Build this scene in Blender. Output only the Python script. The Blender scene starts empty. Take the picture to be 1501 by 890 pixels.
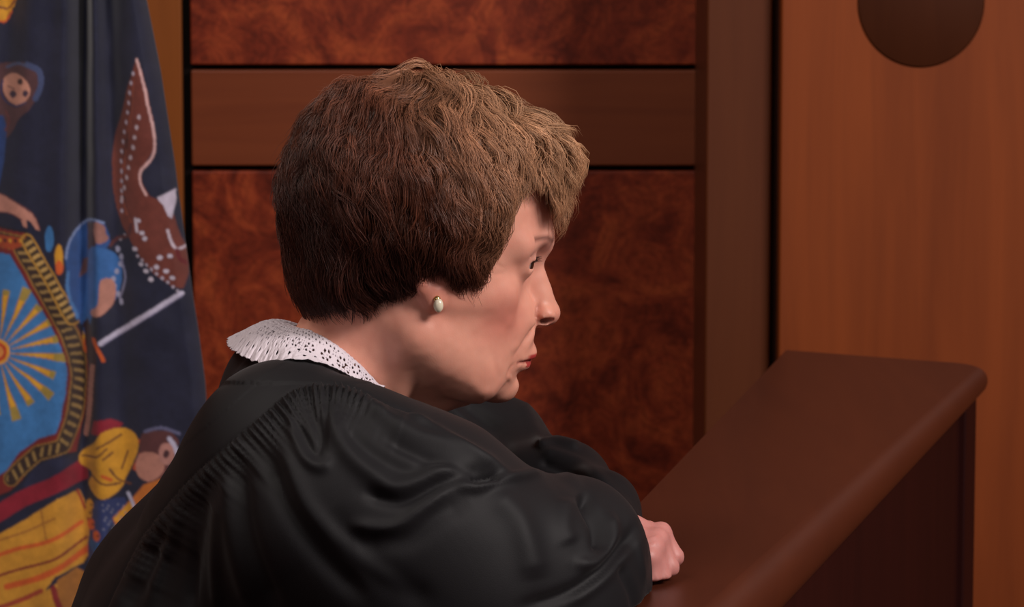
import bpy, math, time
import numpy as np
from mathutils import Vector, Matrix
T0 = time.time()
rng = np.random.default_rng(7)
SC = bpy.context.scene
COL = SC.collection

# ------------------------------------------------------------------ camera
F = 6004.0
HC = 1.37
PITCH = math.radians(8)
CP, SP = math.cos(PITCH), math.sin(PITCH)
def ray(px, py):
    u = (px - 750.5) / F; v = (445 - py) / F
    return np.array([u, CP + v * SP, -SP + v * CP])
def P(px, py, Y):                 # point on the plane y = Y seen there
    r = ray(px, py); t = Y / r[1]
    return np.array([r[0] * t, Y, HC + r[2] * t])
def G(px, py, Z):                 # point on the level plane z = Z seen there
    r = ray(px, py); t = (Z - HC) / r[2]
    return np.array([r[0] * t, r[1] * t, Z])
def proj(V):
    X, Y, Z = V[:, 0], V[:, 1], V[:, 2] - HC
    d = Y * CP - Z * SP; up = Y * SP + Z * CP
    return 750.5 + F * X / d, 445 - F * up / d
cam = bpy.data.cameras.new('camera'); camo = bpy.data.objects.new('camera', cam); COL.objects.link(camo)
camo.location = (0, 0, HC); camo.rotation_euler = (math.radians(90) - PITCH, 0, 0)
cam.sensor_width = 36; cam.lens = 36 * F / 1501.0; cam.clip_start = 0.1; cam.clip_end = 50
cam.dof.use_dof = True; cam.dof.focus_distance = 2.98; cam.dof.aperture_fstop = 17
SC.camera = camo

# ------------------------------------------------------------------ objects
def tag(o, label=None, cat=None, group=None, kind=None):
    if label: o['label'] = label
    if cat: o['category'] = cat
    if group: o['group'] = group
    if kind: o['kind'] = kind
    return o
def empty(name, loc=(0, 0, 0)):
    o = bpy.data.objects.new(name, None); COL.objects.link(o); o.location = loc
    o.empty_display_size = 0.05
    return o
def link(name, me, mat=None, parent=None):
    o = bpy.data.objects.new(name, me); COL.objects.link(o)
    if mat: me.materials.append(mat)
    if parent:
        o.parent = parent
        root = parent
        off = Vector((0, 0, 0))
        while root: off += root.location; root = root.parent
        o.location = -off
    return o
def mesh_np(name, V, Fc, mat=None, parent=None, smooth=True, color=None):
    V = np.asarray(V, np.float32); Fc = np.asarray(Fc, np.int32)
    n = Fc.shape[1]
    me = bpy.data.meshes.new(name)
    me.vertices.add(len(V)); me.vertices.foreach_set('co', V.ravel())
    me.loops.add(Fc.size); me.loops.foreach_set('vertex_index', Fc.ravel())
    me.polygons.add(len(Fc)); me.polygons.foreach_set('loop_start', np.arange(0, Fc.size, n, dtype=np.int32))
    me.update(calc_edges=True)
    if smooth: me.polygons.foreach_set('use_smooth', np.ones(len(Fc), bool))
    if color is not None:
        a = me.color_attributes.new('Col', 'FLOAT_COLOR', 'POINT')
        c = np.ones((len(V), 4), np.float32); c[:, :3] = color
        a.data.foreach_set('color', c.ravel())
    me.validate()
    return link(name, me, mat, parent)
def mesh_py(name, V, Fc, mat=None, parent=None, smooth=False, bevel=0, seg=3):
    me = bpy.data.meshes.new(name); me.from_pydata([tuple(map(float, v)) for v in V], [], Fc); me.update()
    o = link(name, me, mat, parent)
    if smooth:
        for p in me.polygons: p.use_smooth = True
    if bevel:
        m = o.modifiers.new('b', 'BEVEL'); m.width = bevel; m.segments = seg; m.limit_method = 'ANGLE'
        for p in me.polygons: p.use_smooth = True
        m.harden_normals = True
    return o
def box(name, a, b, mat, parent=None, bevel=0.002):
    x0, y0, z0 = a; x1, y1, z1 = b
    V = [(x, y, z) for x in (x0, x1) for y in (y0, y1) for z in (z0, z1)]
    Fc = [(0, 1, 3, 2), (4, 6, 7, 5), (0, 4, 5, 1), (2, 3, 7, 6), (0, 2, 6, 4), (1, 5, 7, 3)]
    return mesh_py(name, V, Fc, mat, parent, bevel=bevel)

def lin(r, g, b):
    f = lambda c: ((c / 255 + 0.055) / 1.055) ** 2.4 if c > 10 else c / 255 / 12.92
    return (f(r), f(g), f(b))

# ------------------------------------------------------------------ materials
class NT:
    def __init__(s, name):
        s.m = bpy.data.materials.new(name); s.m.use_nodes = True
        s.t = s.m.node_tree; s.b = s.t.nodes['Principled BSDF']
    def n(s, typ, **kw):
        x = s.t.nodes.new(typ)
        for k, v in kw.items():
            if k.startswith('i_'): x.inputs[k[2:].replace('_', ' ')].default_value = v
            else: setattr(x, k, v)
        return x
    def l(s, a, b): s.t.links.new(a, b)
    def set(s, **kw):
        for k, v in kw.items():
            s.b.inputs[k.replace('_', ' ')].default_value = v
    def ramp(s, fac, stops):
        r = s.n('ShaderNodeValToRGB'); e = r.color_ramp.elements
        while len(e) < len(stops): e.new(0.5)
        for i, (p, c) in enumerate(stops):
            e[i].position = p; e[i].color = (*c, 1)
        s.l(fac, r.inputs[0]); return r
    def coords(s, scale=(1, 1, 1), rot=(0, 0, 0)):
        g = s.n('ShaderNodeNewGeometry'); m = s.n('ShaderNodeMapping')
        m.inputs['Scale'].default_value = scale; m.inputs['Rotation'].default_value = rot
        s.l(g.outputs['Position'], m.inputs[0]); return m.outputs[0]

def wood(name, c1, c2, grain=(40, 40, 2.5), rough=0.42, spec=0.35, bump=0.05):
    t = NT(name)
    v = t.coords(grain)
    n1 = t.n('ShaderNodeTexNoise', i_Scale=1.0, i_Detail=6.0, i_Roughness=0.6, i_Distortion=0.6); t.l(v, n1.inputs['Vector'])
    v2 = t.coords(tuple(g * 0.22 for g in grain))
    n2 = t.n('ShaderNodeTexNoise', i_Scale=1.0, i_Detail=3.0); t.l(v2, n2.inputs['Vector'])
    mx = t.n('ShaderNodeMath', operation='MULTIPLY_ADD'); mx.inputs[1].default_value = 0.5
    t.l(n1.outputs[0], mx.inputs[0])
    m2 = t.n('ShaderNodeMath', operation='MULTIPLY'); m2.inputs[1].default_value = 0.5; t.l(n2.outputs[0], m2.inputs[0])
    t.l(m2.outputs[0], mx.inputs[2])
    r = t.ramp(mx.outputs[0], [(0.35, c1), (0.65, c2)])
    t.l(r.outputs[0], t.b.inputs['Base Color'])
    b = t.n('ShaderNodeBump', i_Strength=bump, i_Distance=0.002); t.l(n1.outputs[0], b.inputs['Height']); t.l(b.outputs[0], t.b.inputs['Normal'])
    t.set(Roughness=rough, Specular_IOR_Level=spec)
    return t.m
def burl(name):
    t = NT(name)
    v = t.coords((1, 1, 1))
    n1 = t.n('ShaderNodeTexNoise', i_Scale=14.0, i_Detail=5.0, i_Roughness=0.62, i_Distortion=1.6); t.l(v, n1.inputs['Vector'])
    n3 = t.n('ShaderNodeTexNoise', i_Scale=45.0, i_Detail=4.0, i_Roughness=0.6, i_Distortion=2.5); t.l(v, n3.inputs['Vector'])
    vo = t.n('ShaderNodeTexVoronoi', i_Scale=17.0); 
    mixv = t.n('ShaderNodeMix', data_type='VECTOR'); mixv.inputs[0].default_value = 0.12
    t.l(v, mixv.inputs[4]); t.l(n1.outputs[1], mixv.inputs[5]); t.l(mixv.outputs[1], vo.inputs['Vector'])
    r = t.ramp(n1.outputs[0], [(0.28, lin(82, 26, 13)), (0.45, lin(116, 42, 22)), (0.56, lin(138, 56, 29)), (0.72, lin(160, 72, 36))])
    r3 = t.ramp(n3.outputs[0], [(0.33, (0.55, 0.5, 0.5)), (0.6, (1.1, 1.1, 1.1))])
    rv = t.ramp(vo.outputs[0], [(0.05, (0.35, 0.28, 0.28)), (0.24, (1, 1, 1))])
    a = t.n('ShaderNodeMix', data_type='RGBA', blend_type='MULTIPLY'); a.inputs[0].default_value = 0.75
    t.l(r.outputs[0], a.inputs[6]); t.l(r3.outputs[0], a.inputs[7])
    b = t.n('ShaderNodeMix', data_type='RGBA', blend_type='MULTIPLY'); b.inputs[0].default_value = 0.55
    t.l(a.outputs[2], b.inputs[6]); t.l(rv.outputs[0], b.inputs[7])
    t.l(b.outputs[2], t.b.inputs['Base Color'])
    t.set(Roughness=0.45, Specular_IOR_Level=0.3)
    return t.m
def plain(name, c, rough=0.6, spec=0.3, **kw):
    t = NT(name); t.set(Base_Color=(*c, 1), Roughness=rough, Specular_IOR_Level=spec, **kw)
    n = t.n('ShaderNodeTexNoise', i_Scale=60.0, i_Detail=3.0); t.l(t.coords(), n.inputs['Vector'])
    b = t.n('ShaderNodeBump', i_Strength=0.05, i_Distance=0.001); t.l(n.outputs[0], b.inputs['Height']); t.l(b.outputs[0], t.b.inputs['Normal'])
    return t.m
def vcol(name, rough=0.6, spec=0.3, **kw):
    t = NT(name); a = t.n('ShaderNodeVertexColor', layer_name='Col'); t.l(a.outputs[0], t.b.inputs['Base Color'])
    t.set(Roughness=rough, Specular_IOR_Level=spec, **kw)
    return t

# ------------------------------------------------------------------ implicit solids on a stretched grid
def axis(segs):                   # [(start, step), ..., (end, None)]
    out = []
    for (a, h), (b, _) in zip(segs[:-1], segs[1:]):
        n = max(1, int(round((b - a) / h))); out.append(np.linspace(a, b, n, endpoint=False))
    out.append(np.array([segs[-1][0]])); return np.concatenate(out).astype(np.float32)
def smin(a, b, k):
    if k <= 0: return np.minimum(a, b)
    h = np.maximum(k - np.abs(a - b), 0) / k
    return np.minimum(a, b) - h * h * (k * 0.25)
class Solid:
    def __init__(s, xs, ys, zs, frame=None):
        s.xs, s.ys, s.zs = xs, ys, zs
        s.D = np.full((len(xs), len(ys), len(zs)), 0.5, np.float32)
        s.frame = frame
    def _sub(s, lo, hi):
        sl = []
        for ax, a, b in zip((s.xs, s.ys, s.zs), lo, hi):
            i = max(0, np.searchsorted(ax, a) - 1); j = min(len(ax), np.searchsorted(ax, b) + 1)
            sl.append(slice(i, j))
        return tuple(sl)
    def op(s, f, lo, hi, k=0.01, sub=False):
        """f takes world X, Y, Z arrays"""
        m = k + 0.004
        sl = s._sub([a - m for a in lo], [b + m for b in hi])
        if any(q.stop <= q.start for q in sl): return
        X = s.xs[sl[0]][:, None, None]; Y = s.ys[sl[1]][None, :, None]; Z = s.zs[sl[2]][None, None, :]
        d = f(X, Y, Z).astype(np.float32)
        if sub: s.D[sl] = -smin(-s.D[sl], d, k)
        else: s.D[sl] = smin(s.D[sl], d, k)
    # world space primitives (ax = anisotropic scale of space per axis)
    def cap(s, a, b, ra, rb=None, k=0.01, sub=False, ax=(1, 1, 1)):
        rb = ra if rb is None else rb
        a = np.array(a, float); b = np.array(b, float); A = np.array(ax, float)
        R = max(ra, rb)
        lo = np.minimum(a, b) - R * A; hi = np.maximum(a, b) + R * A
        a_, b_ = a / A, b / A; ba = b_ - a_; L = max((ba ** 2).sum(), 1e-12)
        def f(X, Y, Z):
            X = X / A[0] - a_[0]; Y = Y / A[1] - a_[1]; Z = Z / A[2] - a_[2]
            h = np.clip((X * ba[0] + Y * ba[1] + Z * ba[2]) / L, 0, 1)
            return np.sqrt((X - ba[0] * h) ** 2 + (Y - ba[1] * h) ** 2 + (Z - ba[2] * h) ** 2) - (ra + (rb - ra) * h)
        s.op(f, lo, hi, k, sub)
    def chain(s, pts, rs, k=0.01, sub=False, ax=(1, 1, 1)):
        for i in range(len(pts) - 1):
            s.cap(pts[i], pts[i + 1], rs[i], rs[i + 1], k, sub, ax)
    def ell(s, c, r, k=0.01, sub=False, R=None):
        c = np.array(c, float); r = np.array(r, float); m = r.max() if R is not None else r
        lo, hi = c - m, c + m
        def f(X, Y, Z):
            X = X - c[0]; Y = Y - c[1]; Z = Z - c[2]
            if R is not None:
                X, Y, Z = (R[0][0] * X + R[1][0] * Y + R[2][0] * Z, R[0][1] * X + R[1][1] * Y + R[2][1] * Z, R[0][2] * X + R[1][2] * Y + R[2][2] * Z)
            q = (X / r[0]) ** 2 + (Y / r[1]) ** 2 + (Z / r[2]) ** 2
            q2 = (X / r[0] ** 2) ** 2 + (Y / r[1] ** 2) ** 2 + (Z / r[2] ** 2) ** 2
            k0 = np.sqrt(q)
            return k0 * (k0 - 1) / np.maximum(np.sqrt(q2), 1e-6)
        s.op(f, lo, hi, k, sub)
    def surface(s, relax=1):
        D = s.D; S = D < 0
        c = [S[i:D.shape[0] - 1 + i, j:D.shape[1] - 1 + j, k:D.shape[2] - 1 + k] for i in (0, 1) for j in (0, 1) for k in (0, 1)]
        anyi = c[0].copy(); alli = c[0].copy()
        for q in c[1:]: anyi |= q; alli &= q
        act = anyi & ~alli
        I, J, K = np.nonzero(act); n = len(I)
        idx = np.full(act.shape, -1, np.int32); idx[I, J, K] = np.arange(n)
        v = {}
        for i in (0, 1):
            for j in (0, 1):
                for k in (0, 1): v[i, j, k] = D[I + i, J + j, K + k]
        acc = np.zeros((n, 3), np.float64); cnt = np.zeros(n)
        def edge(a, b):
            va, vb = v[a], v[b]; m = (va < 0) != (vb < 0)
            t = np.where(m, va / np.where(m, va - vb, 1), 0)
            for d in range(3): acc[:, d] += np.where(m, a[d] + t * (b[d] - a[d]), 0)
            cnt[:] += m
        for a0 in (0, 1):
            for b0 in (0, 1):
                edge((0, a0, b0), (1, a0, b0)); edge((a0, 0, b0), (a0, 1, b0)); edge((a0, b0, 0), (a0, b0, 1))
        acc /= cnt[:, None]
        V = np.stack([s.xs[I] + acc[:, 0] * (s.xs[I + 1] - s.xs[I]), s.ys[J] + acc[:, 1] * (s.ys[J + 1] - s.ys[J]), s.zs[K] + acc[:, 2] * (s.zs[K + 1] - s.zs[K])], 1)
        Q = []
        def quads(axis_):
            A = S; sh = [slice(1, -1)] * 3; sh[axis_] = slice(0, -1); a = A[tuple(sh)]
            sh2 = list(sh); sh2[axis_] = slice(1, None); b = A[tuple(sh2)]
            i, j, k = np.nonzero(a != b); flip = a[i, j, k]
            o = [1, 1, 1]; o[axis_] = 0
            i, j, k = i + o[0], j + o[1], k + o[2]
            u, w = [(1, 2), (2, 0), (0, 1)][axis_]
            def g(du, dw):
                q = [i, j, k]; q[u] = q[u] - du; q[w] = q[w] - dw
                return idx[q[0], q[1], q[2]]
            q = np.stack([g(1, 1), g(0, 1), g(0, 0), g(1, 0)], 1)
            q[~flip] = q[~flip][:, ::-1]
            Q.append(q[(q >= 0).all(1)])
        for a_ in range(3): quads(a_)
        Fc = np.concatenate(Q)
        for _ in range(relax): V = smooth(V, Fc, 0.5)
        return V, Fc
def smooth(V, Fc, w=0.5, mask=None):
    acc = np.zeros_like(V); cnt = np.zeros(len(V))
    n = Fc.shape[1]
    for a in range(n):
        i, j = Fc[:, a], Fc[:, (a + 1) % n]
        for d in range(3):
            acc[:, d] += np.bincount(i, V[j, d], len(V)) + np.bincount(j, V[i, d], len(V))
        cnt += np.bincount(i, minlength=len(V)) + np.bincount(j, minlength=len(V))
    A = acc / np.maximum(cnt, 1)[:, None]
    ww = w if mask is None else (w * mask)[:, None]
    return V + (A - V) * ww
def normals(V, Fc):
    a, b, c = V[Fc[:, 0]], V[Fc[:, 1]], V[Fc[:, 2]]
    fn = np.cross(b - a, c - a)
    if Fc.shape[1] == 4: fn += np.cross(c - a, V[Fc[:, 3]] - a)
    N = np.zeros_like(V)
    for q in range(Fc.shape[1]):
        for d in range(3): N[:, d] += np.bincount(Fc[:, q], fn[:, d], len(V))
    return N / np.maximum(np.linalg.norm(N, axis=1), 1e-12)[:, None]
def seg_dist(X, Y, pts):
    """distance of points (X, Y) to a polyline and the 0..1 position along it, side sign"""
    pts = np.array(pts, float); L = np.linalg.norm(np.diff(pts, axis=0), axis=1); cum = np.concatenate([[0], np.cumsum(L)])
    best = np.full(X.shape, 1e9); tt = np.zeros(X.shape); sd = np.ones(X.shape)
    for i in range(len(L)):
        ax, ay = pts[i]; bx, by = pts[i + 1] - pts[i]
        h = np.clip(((X - ax) * bx + (Y - ay) * by) / max(L[i] ** 2, 1e-12), 0, 1)
        dx, dy = X - ax - bx * h, Y - ay - by * h; d = np.hypot(dx, dy); m = d < best
        best[m] = d[m]; tt[m] = ((cum[i] + h * L[i]) / cum[-1])[m]; sd[m] = np.sign(bx * (Y - ay) - by * (X - ax))[m]
    return best, tt, sd
def inside(X, Y, pts):
    pts = np.array(pts, float); r = np.zeros(X.shape, bool); n = len(pts)
    for i in range(n):
        x0, y0 = pts[i]; x1, y1 = pts[(i + 1) % n]
        if y0 == y1: continue
        r ^= ((y0 > Y) != (y1 > Y)) & (X < (x1 - x0) * (Y - y0) / (y1 - y0) + x0)
    return r
def catmull(pts, n=8, closed=False):
    p = np.array(pts, float); N = len(p); out = []
    rngi = range(N if closed else N - 1)
    for i in rngi:
        if closed: a, b, c, d = p[(i - 1) % N], p[i], p[(i + 1) % N], p[(i + 2) % N]
        else: a, b, c, d = p[max(i - 1, 0)], p[i], p[i + 1], p[min(i + 2, N - 1)]
        for t in np.arange(n) / n:
            out.append(0.5 * ((2 * b) + (c - a) * t + (2 * a - 5 * b + 4 * c - d) * t * t + (3 * b - a - 3 * c + d) * t ** 3))
    if not closed: out.append(p[-1])
    return np.array(out)
def vnoise(X, Y, Z, seed=0, scale=1.0):
    """smooth 3d value noise in -1..1"""
    r = np.random.default_rng(seed); tab = r.random((32, 32, 32)) * 2 - 1
    q = []
    for A in (X, Y, Z):
        a = A * scale + 100.0; i = np.floor(a).astype(int); f = a - i; q.append((i, f * f * (3 - 2 * f)))
    (ix, fx), (iy, fy), (iz, fz) = q; out = 0
    for a in (0, 1):
        for b in (0, 1):
            for c in (0, 1):
                out = out + tab[(ix + a) % 32, (iy + b) % 32, (iz + c) % 32] * (fx if a else 1 - fx) * (fy if b else 1 - fy) * (fz if c else 1 - fz)
    return out
# ------------------------------------------------------------------ the courtroom
M_board = wood('warm veneer', lin(110, 50, 20), lin(134, 64, 26), (34, 34, 2.2))
M_stile = wood('brown veneer', lin(80, 38, 18), lin(94, 48, 24), (30, 30, 2.0))
M_left = wood('orange veneer', lin(118, 62, 22), lin(138, 76, 30), (30, 30, 2.0))
M_rail = wood('cross grain veneer', lin(104, 48, 26), lin(124, 62, 34), (2.2, 34, 34))
M_burl = burl('burl veneer')
M_black = plain('black groove', lin(16, 9, 8), 0.8, 0.1)
M_disc = wood('dark brown veneer', lin(58, 25, 9), lin(68, 31, 12), (30, 30, 3), spec=0.12, rough=0.6)
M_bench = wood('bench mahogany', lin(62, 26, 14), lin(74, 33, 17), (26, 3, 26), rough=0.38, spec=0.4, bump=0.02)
M_panel = wood('bench shaded panel', lin(38, 8, 6), lin(46, 12, 8), (30, 30, 3), rough=0.6, spec=0.15)  # poor light on the bench front is put into this dark colour
M_floor = plain('carpet', lin(70, 30, 25), 0.95, 0.1)

YW = 4.60
xl = P(270, 400, YW)[0]; xp0 = P(283, 400, YW)[0]; xp1 = P(1034, 400, YW)[0]
zt0 = P(600, 95, YW)[2]; zt1 = P(600, 103, YW)[2]; zm0 = P(600, 243, YW)[2]; zm1 = P(600, 251, YW)[2]
def s(o): return tag(o, kind='structure')
s(box('floor', (-2.6, -0.6, -0.06), (2.6, YW + 0.1, 0), M_floor, bevel=0))
s(box('wall_back', (-2.6, YW + 0.012, 0), (2.6, YW + 0.1, 2.7), M_black, bevel=0))
s(box('wall_left', (-2.7, -0.6, 0), (-2.6, YW + 0.1, 2.7), M_left, bevel=0))
# burl panels and the rail between them, standing proud of the black reveal
YF = YW
s(box('trim_1', (xp0, YF, zt0), (xp1, YW + 0.013, 2.3), M_burl))
s(box('trim_2', (xp0, YF, zm0), (xp1, YW + 0.013, zt1), M_rail))
s(box('trim_3', (xp0, YF, 0.02), (xp1, YW + 0.013, zm1), M_burl))
s(box('trim_4', (-2.6, YF, 0.02), (xl, YW + 0.013, 2.3), M_left))
# pilaster and board on the right, standing forward
YB = 4.30; YS = 4.325
xs0 = P(1034, 400, YS)[0]; xs1 = P(1129, 400, YS)[0]
s(box('trim_5', (xs0, YS, 0.0), (xs1, YW + 0.013, 2.3), M_stile, bevel=0.003))
xb0 = P(1142, 400, YB)[0]
s(box('trim_6', (xs1, YS + 0.012, 0.0), (xb0 + 0.02, YW + 0.013, 2.3), plain('dark brown groove', lin(50, 26, 17), 0.8, 0.1), bevel=0))
s(box('wall_right', (xb0, YB, 0.0), (xb0 + 1.3, YB + 0.3, 2.3), M_board, bevel=0.003))
# dark disc let into the board
c = P(1350, 3, YB); rx = (P(1443, 3, YB)[0] - P(1257, 3, YB)[0]) / 2
V = []; Fc = []; n = 96
prof = [(0.0, -0.002), (rx - 0.002, -0.002), (rx, -0.001), (rx, 0.004)]
for r, y in prof:
    for i in range(n):
        a = 2 * math.pi * i / n; V.append((c[0] + r * math.cos(a), YB + y, c[2] + r * math.sin(a) * 1.03))
for j in range(len(prof) - 1):
    for i in range(n): Fc.append((j * n + i, j * n + (i + 1) % n, (j + 1) * n + (i + 1) % n, (j + 1) * n + i))
disc = mesh_py('wall_disc', V, Fc, M_disc, smooth=True)
tag(disc, 'large dark brown round wooden disc set high on the warm wood board at right', 'disc')

# ------------------------------------------------------------------ the judge's bench
ZB = 0.75
nl, fl, fr = G(600, 1072, ZB), G(1150, 515, ZB), G(1437, 517, ZB)
e0, e1 = G(1036, 936, ZB), G(1433, 556, ZB)
d = (e1 - e0) / np.linalg.norm(e1 - e0)
near = e0 - d * 0.55; farc = e1 + d * 0.11
out = np.array([d[1], -d[0], 0])              # away from the seat
dl = (fl - G(930, 745, ZB)); dl /= np.linalg.norm(dl)
nearl = G(930, 745, ZB) - dl * 1.3
bench = empty('judge_bench', (float(near[0]), float(near[1]), 0))
tag(bench, "polished reddish brown wooden bench with a thick rounded edge, running away to the right", 'bench')
# top: one slab, plan outline with a rounded far corner, bullnose that deepens towards the near end
def slab():
    L = np.linalg.norm(farc - near); rc = 0.05; ns = 60
    line = []
    for i in range(ns + 1):
        q = i / ns * (L - rc); line.append((near + d * q, out, q / L))
    cc = near + d * (L - rc) - out * rc
    for i in range(1, 13):
        a = i / 12 * math.pi / 2; o = out * math.cos(a) + d * math.sin(a)
        line.append((cc + o * rc, o, 1.0))
    end = np.array([fl[0], fl[1] , ZB]) + d * 0.02
    p1 = cc + d * rc
    for i in range(1, 12): line.append((p1 + (end - p1) * i / 11, d, 1.0))
    V = []; Fc = []; m = 14
    for p, o, q in line:
        th = 0.024 + 0.030 * min(1, (1 - q) * 1.35)
        r = th * 0.5
        for k in range(m + 1):                 # half round section
            a = math.pi * k / m
            V.append((p[0] - o[0] * (r - r * math.sin(a)), p[1] - o[1] * (r - r * math.sin(a)), ZB - r + r * math.cos(a)))
    w = m + 1
    for i in range(len(line) - 1):
        for k in range(m): Fc.append((i * w + k, i * w + k + 1, (i + 1) * w + k + 1, (i + 1) * w + k))
    top = [i * w for i in range(len(line))]; bot = [i * w + m for i in range(len(line))]
    a = len(V); V.append((nearl[0], nearl[1], ZB)); V.append((nearl[0], nearl[1], ZB - 0.045))
    b = len(V); V.append((end[0], end[1], ZB - 0.024))
    Fc.append(tuple([a] + top)); Fc.append(tuple([a + 1, bot[-1]] + bot[::-1][1:]))
    Fc.append((a, top[-1], bot[-1], a + 1)); Fc.append(tuple([a, a + 1] + [m - k for k in range(m + 1)]))
    return V, Fc
V, Fc = slab()
o = mesh_py('bench_top', V, Fc, M_bench, bench, smooth=True)
for p in o.data.polygons: p.use_smooth = len(p.vertices) == 4 and p.area < 0.01
# apron and end post below it
def prism(name, pts, z0, z1, mat, parent):
    n = len(pts); V = [(p[0], p[1], z) for z in (z0, z1) for p in pts]
    Fc = [tuple(range(n))[::-1], tuple(range(n, 2 * n))] + [(i, (i + 1) % n, n + (i + 1) % n, n + i) for i in range(n)]
    return mesh_py(name, V, Fc, mat, parent, bevel=0.002)
ins = -out * 0.022
a0 = near + ins; a1 = farc + ins - d * 0.075
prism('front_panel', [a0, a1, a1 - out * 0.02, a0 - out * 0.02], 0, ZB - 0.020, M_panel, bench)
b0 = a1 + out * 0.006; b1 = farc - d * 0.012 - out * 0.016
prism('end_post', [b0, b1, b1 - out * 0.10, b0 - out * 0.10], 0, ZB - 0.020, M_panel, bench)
# ------------------------------------------------------------------ the person
def ledge_cut(S, ms=.002, mz=.0015):
    e = G(930, 745, ZB); n = np.array([dl[1], -dl[0]])
    def f(X, Y, Z):
        side = (X - e[0]) * n[0] + (Y - e[1]) * n[1]          # > 0 over the bench top
        return np.maximum(-(side + ms), Z - (ZB + mz)) + 0 * X
    S.op(f, (-1, 2, 0), (1, 4, ZB + .02), 0.003, True)

def off_bench(V, m=.004):
    e = G(930, 745, ZB); n = np.array([dl[1], -dl[0]])
    side = (V[:, 0] - e[0]) * n[0] + (V[:, 1] - e[1]) * n[1] + m
    dz = ZB + .002 - V[:, 2]
    ins_ = (side > 0) & (dz > 0); up_ = ins_ & (dz < side); sd_ = ins_ & ~up_
    V = V.copy(); V[up_, 2] = ZB + .002
    V[sd_, 0] -= (side * n[0])[sd_]; V[sd_, 1] -= (side * n[1])[sd_]
    return V
person = empty('person', (float(P(330, 1000, 3.04)[0]), 3.04, 0))
tag(person, 'person with short curly brown hair in a black robe, leaning on folded arms', 'person')
YAW = math.radians(11); CY, SY = math.cos(YAW), math.sin(YAW)
HO = P(635, 389, 3.0)
HR = np.array([[CY, -SY, 0], [SY, CY, 0], [0, 0, 1.0]])
def W(p): return HO + HR @ np.array(p, float)
def toH(V): return (V - HO) @ HR

def Wx(px): return float(P(px, 445, 3.0)[0])
B = Solid(axis([(Wx(90), .010), (Wx(425), .0016), (Wx(835), .004), (Wx(920), .0013), (Wx(1005), .004), (Wx(1040), None)]),
          axis([(2.70, .008), (2.86, .003), (2.9, .0016), (3.10, .005), (3.32, None)]),
          axis([(0.40, .012), (0.74, .0022), (0.855, .0015), (1.13, None)]))
def he(c, r, k=.01, sub=False, sym=False, rot=None):
    R = HR if rot is None else HR @ rot
    B.ell(W(c), r, k, sub, R)
    if sym:
        R2 = HR if rot is None else HR @ (np.diag([1, -1, 1]) @ rot @ np.diag([1, -1, 1]))
        B.ell(W((c[0], -c[1], c[2])), r, k, sub, R2)
def hc(a, b, ra, rb=None, k=.01, sub=False, sym=False):
    B.cap(W(a), W(b), ra, rb, k, sub)
    if sym: B.cap(W((a[0], -a[1], a[2])), W((b[0], -b[1], b[2])), ra, rb, k, sub)
def roty(d): d = math.radians(d); return np.array([[math.cos(d), 0, math.sin(d)], [0, 1, 0], [-math.sin(d), 0, math.cos(d)]])
def rotz(d): d = math.radians(d); return np.array([[math.cos(d), -math.sin(d), 0], [math.sin(d), math.cos(d), 0], [0, 0, 1]])
# skull and face
he((-.010, 0, .040), (.095, .074, .086), k=.0)
he((.006, 0, -.030), (.0565, .059, .066), k=.024)
hc((-.022, .055, -.045), (.030, .030, -.084), .016, .013, k=.03, sym=True)
he((.0485, 0, -.0885), (.0165, .0185, .0160), k=.016)
he((.025, .033, -.070), (.020, .015, .020), k=.014, sym=True)            # jowl
hc((-.012, .062, -.010), (.042, .044, -.018), .010, .011, k=.015, sym=True)   # cheekbone
he((.036, .033, -.036), (.016, .014, .020), k=.014, sym=True)
he((.0445, .018, -.060), (.0175, .015, .021), k=.013, sym=True)
hc((.0765, .008, .0175), (.058, .046, .018), .0085, .007, k=.014, sym=True)   # brow
he((.076, 0, .022), (.010, .028, .018), k=.014)
he((.082, .031, .002), (.014, .017, .0115), k=.012, sub=True, sym=True)      # socket
EYE = (.0575, .031, .0050)
he(EYE, (.0136, .0150, .0136), k=.005, sym=True)
# muzzle
he((.0545, 0, -.062), (.0210, .022, .017), k=.012)
he((.0590, .0150, -.0400), (.0165, .0130, .0190), k=.012, sym=True)
# nose
hc((.0735, 0, .007), (.0815, 0, -.024), .0065, .0070, k=.008)
hc((.0815, 0, -.023), (.0858, 0, -.0365), .0070, .0086, k=.004)
hc((.0745, 0, -.016), (.0795, 0, -.037), .0088, .0100, k=.009)
he((.0818, .0108, -.0385), (.0080, .0058, .0074), k=.004, sym=True)
he((.0880, 0, -.0390), (.0068, .0075, .0065), k=.005)
hc((.077, 0, -.0450), (.087, 0, -.0435), .0028, .0030, k=.003)
he((.0830, .0130, -.0420), (.0056, .0055, .0028), k=.0015, sub=True, sym=True, rot=roty(-8))
hc((.0775, .0150, -.0320), (.0735, .0160, -.0450), .0012, .0010, k=.004, sub=True, sym=True)
# lips
B_l = [((.0720, 0, -.0665), (.0700, .009, -.0665), .0048, .0046), ((.0700, .009, -.0665), (.0590, .0215, -.0695), .0046, .0030)]
for a, b, ra, rb in B_l: hc(a, b, ra, rb, k=.005, sym=True)
for a, b, ra, rb in [((.0664, 0, -.0755), (.0645, .010, -.0752), .0052, .0048), ((.0645, .010, -.0752), (.0570, .021, -.0710), .0048, .0028)]:
    hc(a, b, ra, rb, k=.005, sym=True)
for a, b in [((.0780, 0, -.0712), (.0735, .009, -.0714)), ((.0735, .009, -.0714), (.0590, .0250, -.0705))]:
    hc(a, b, .0012, .0010, k=.0028, sub=True, sym=True)
he((.0685, 0, -.0830), (.005, .016, .0030), k=.008, sub=True)               # under the lip
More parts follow.
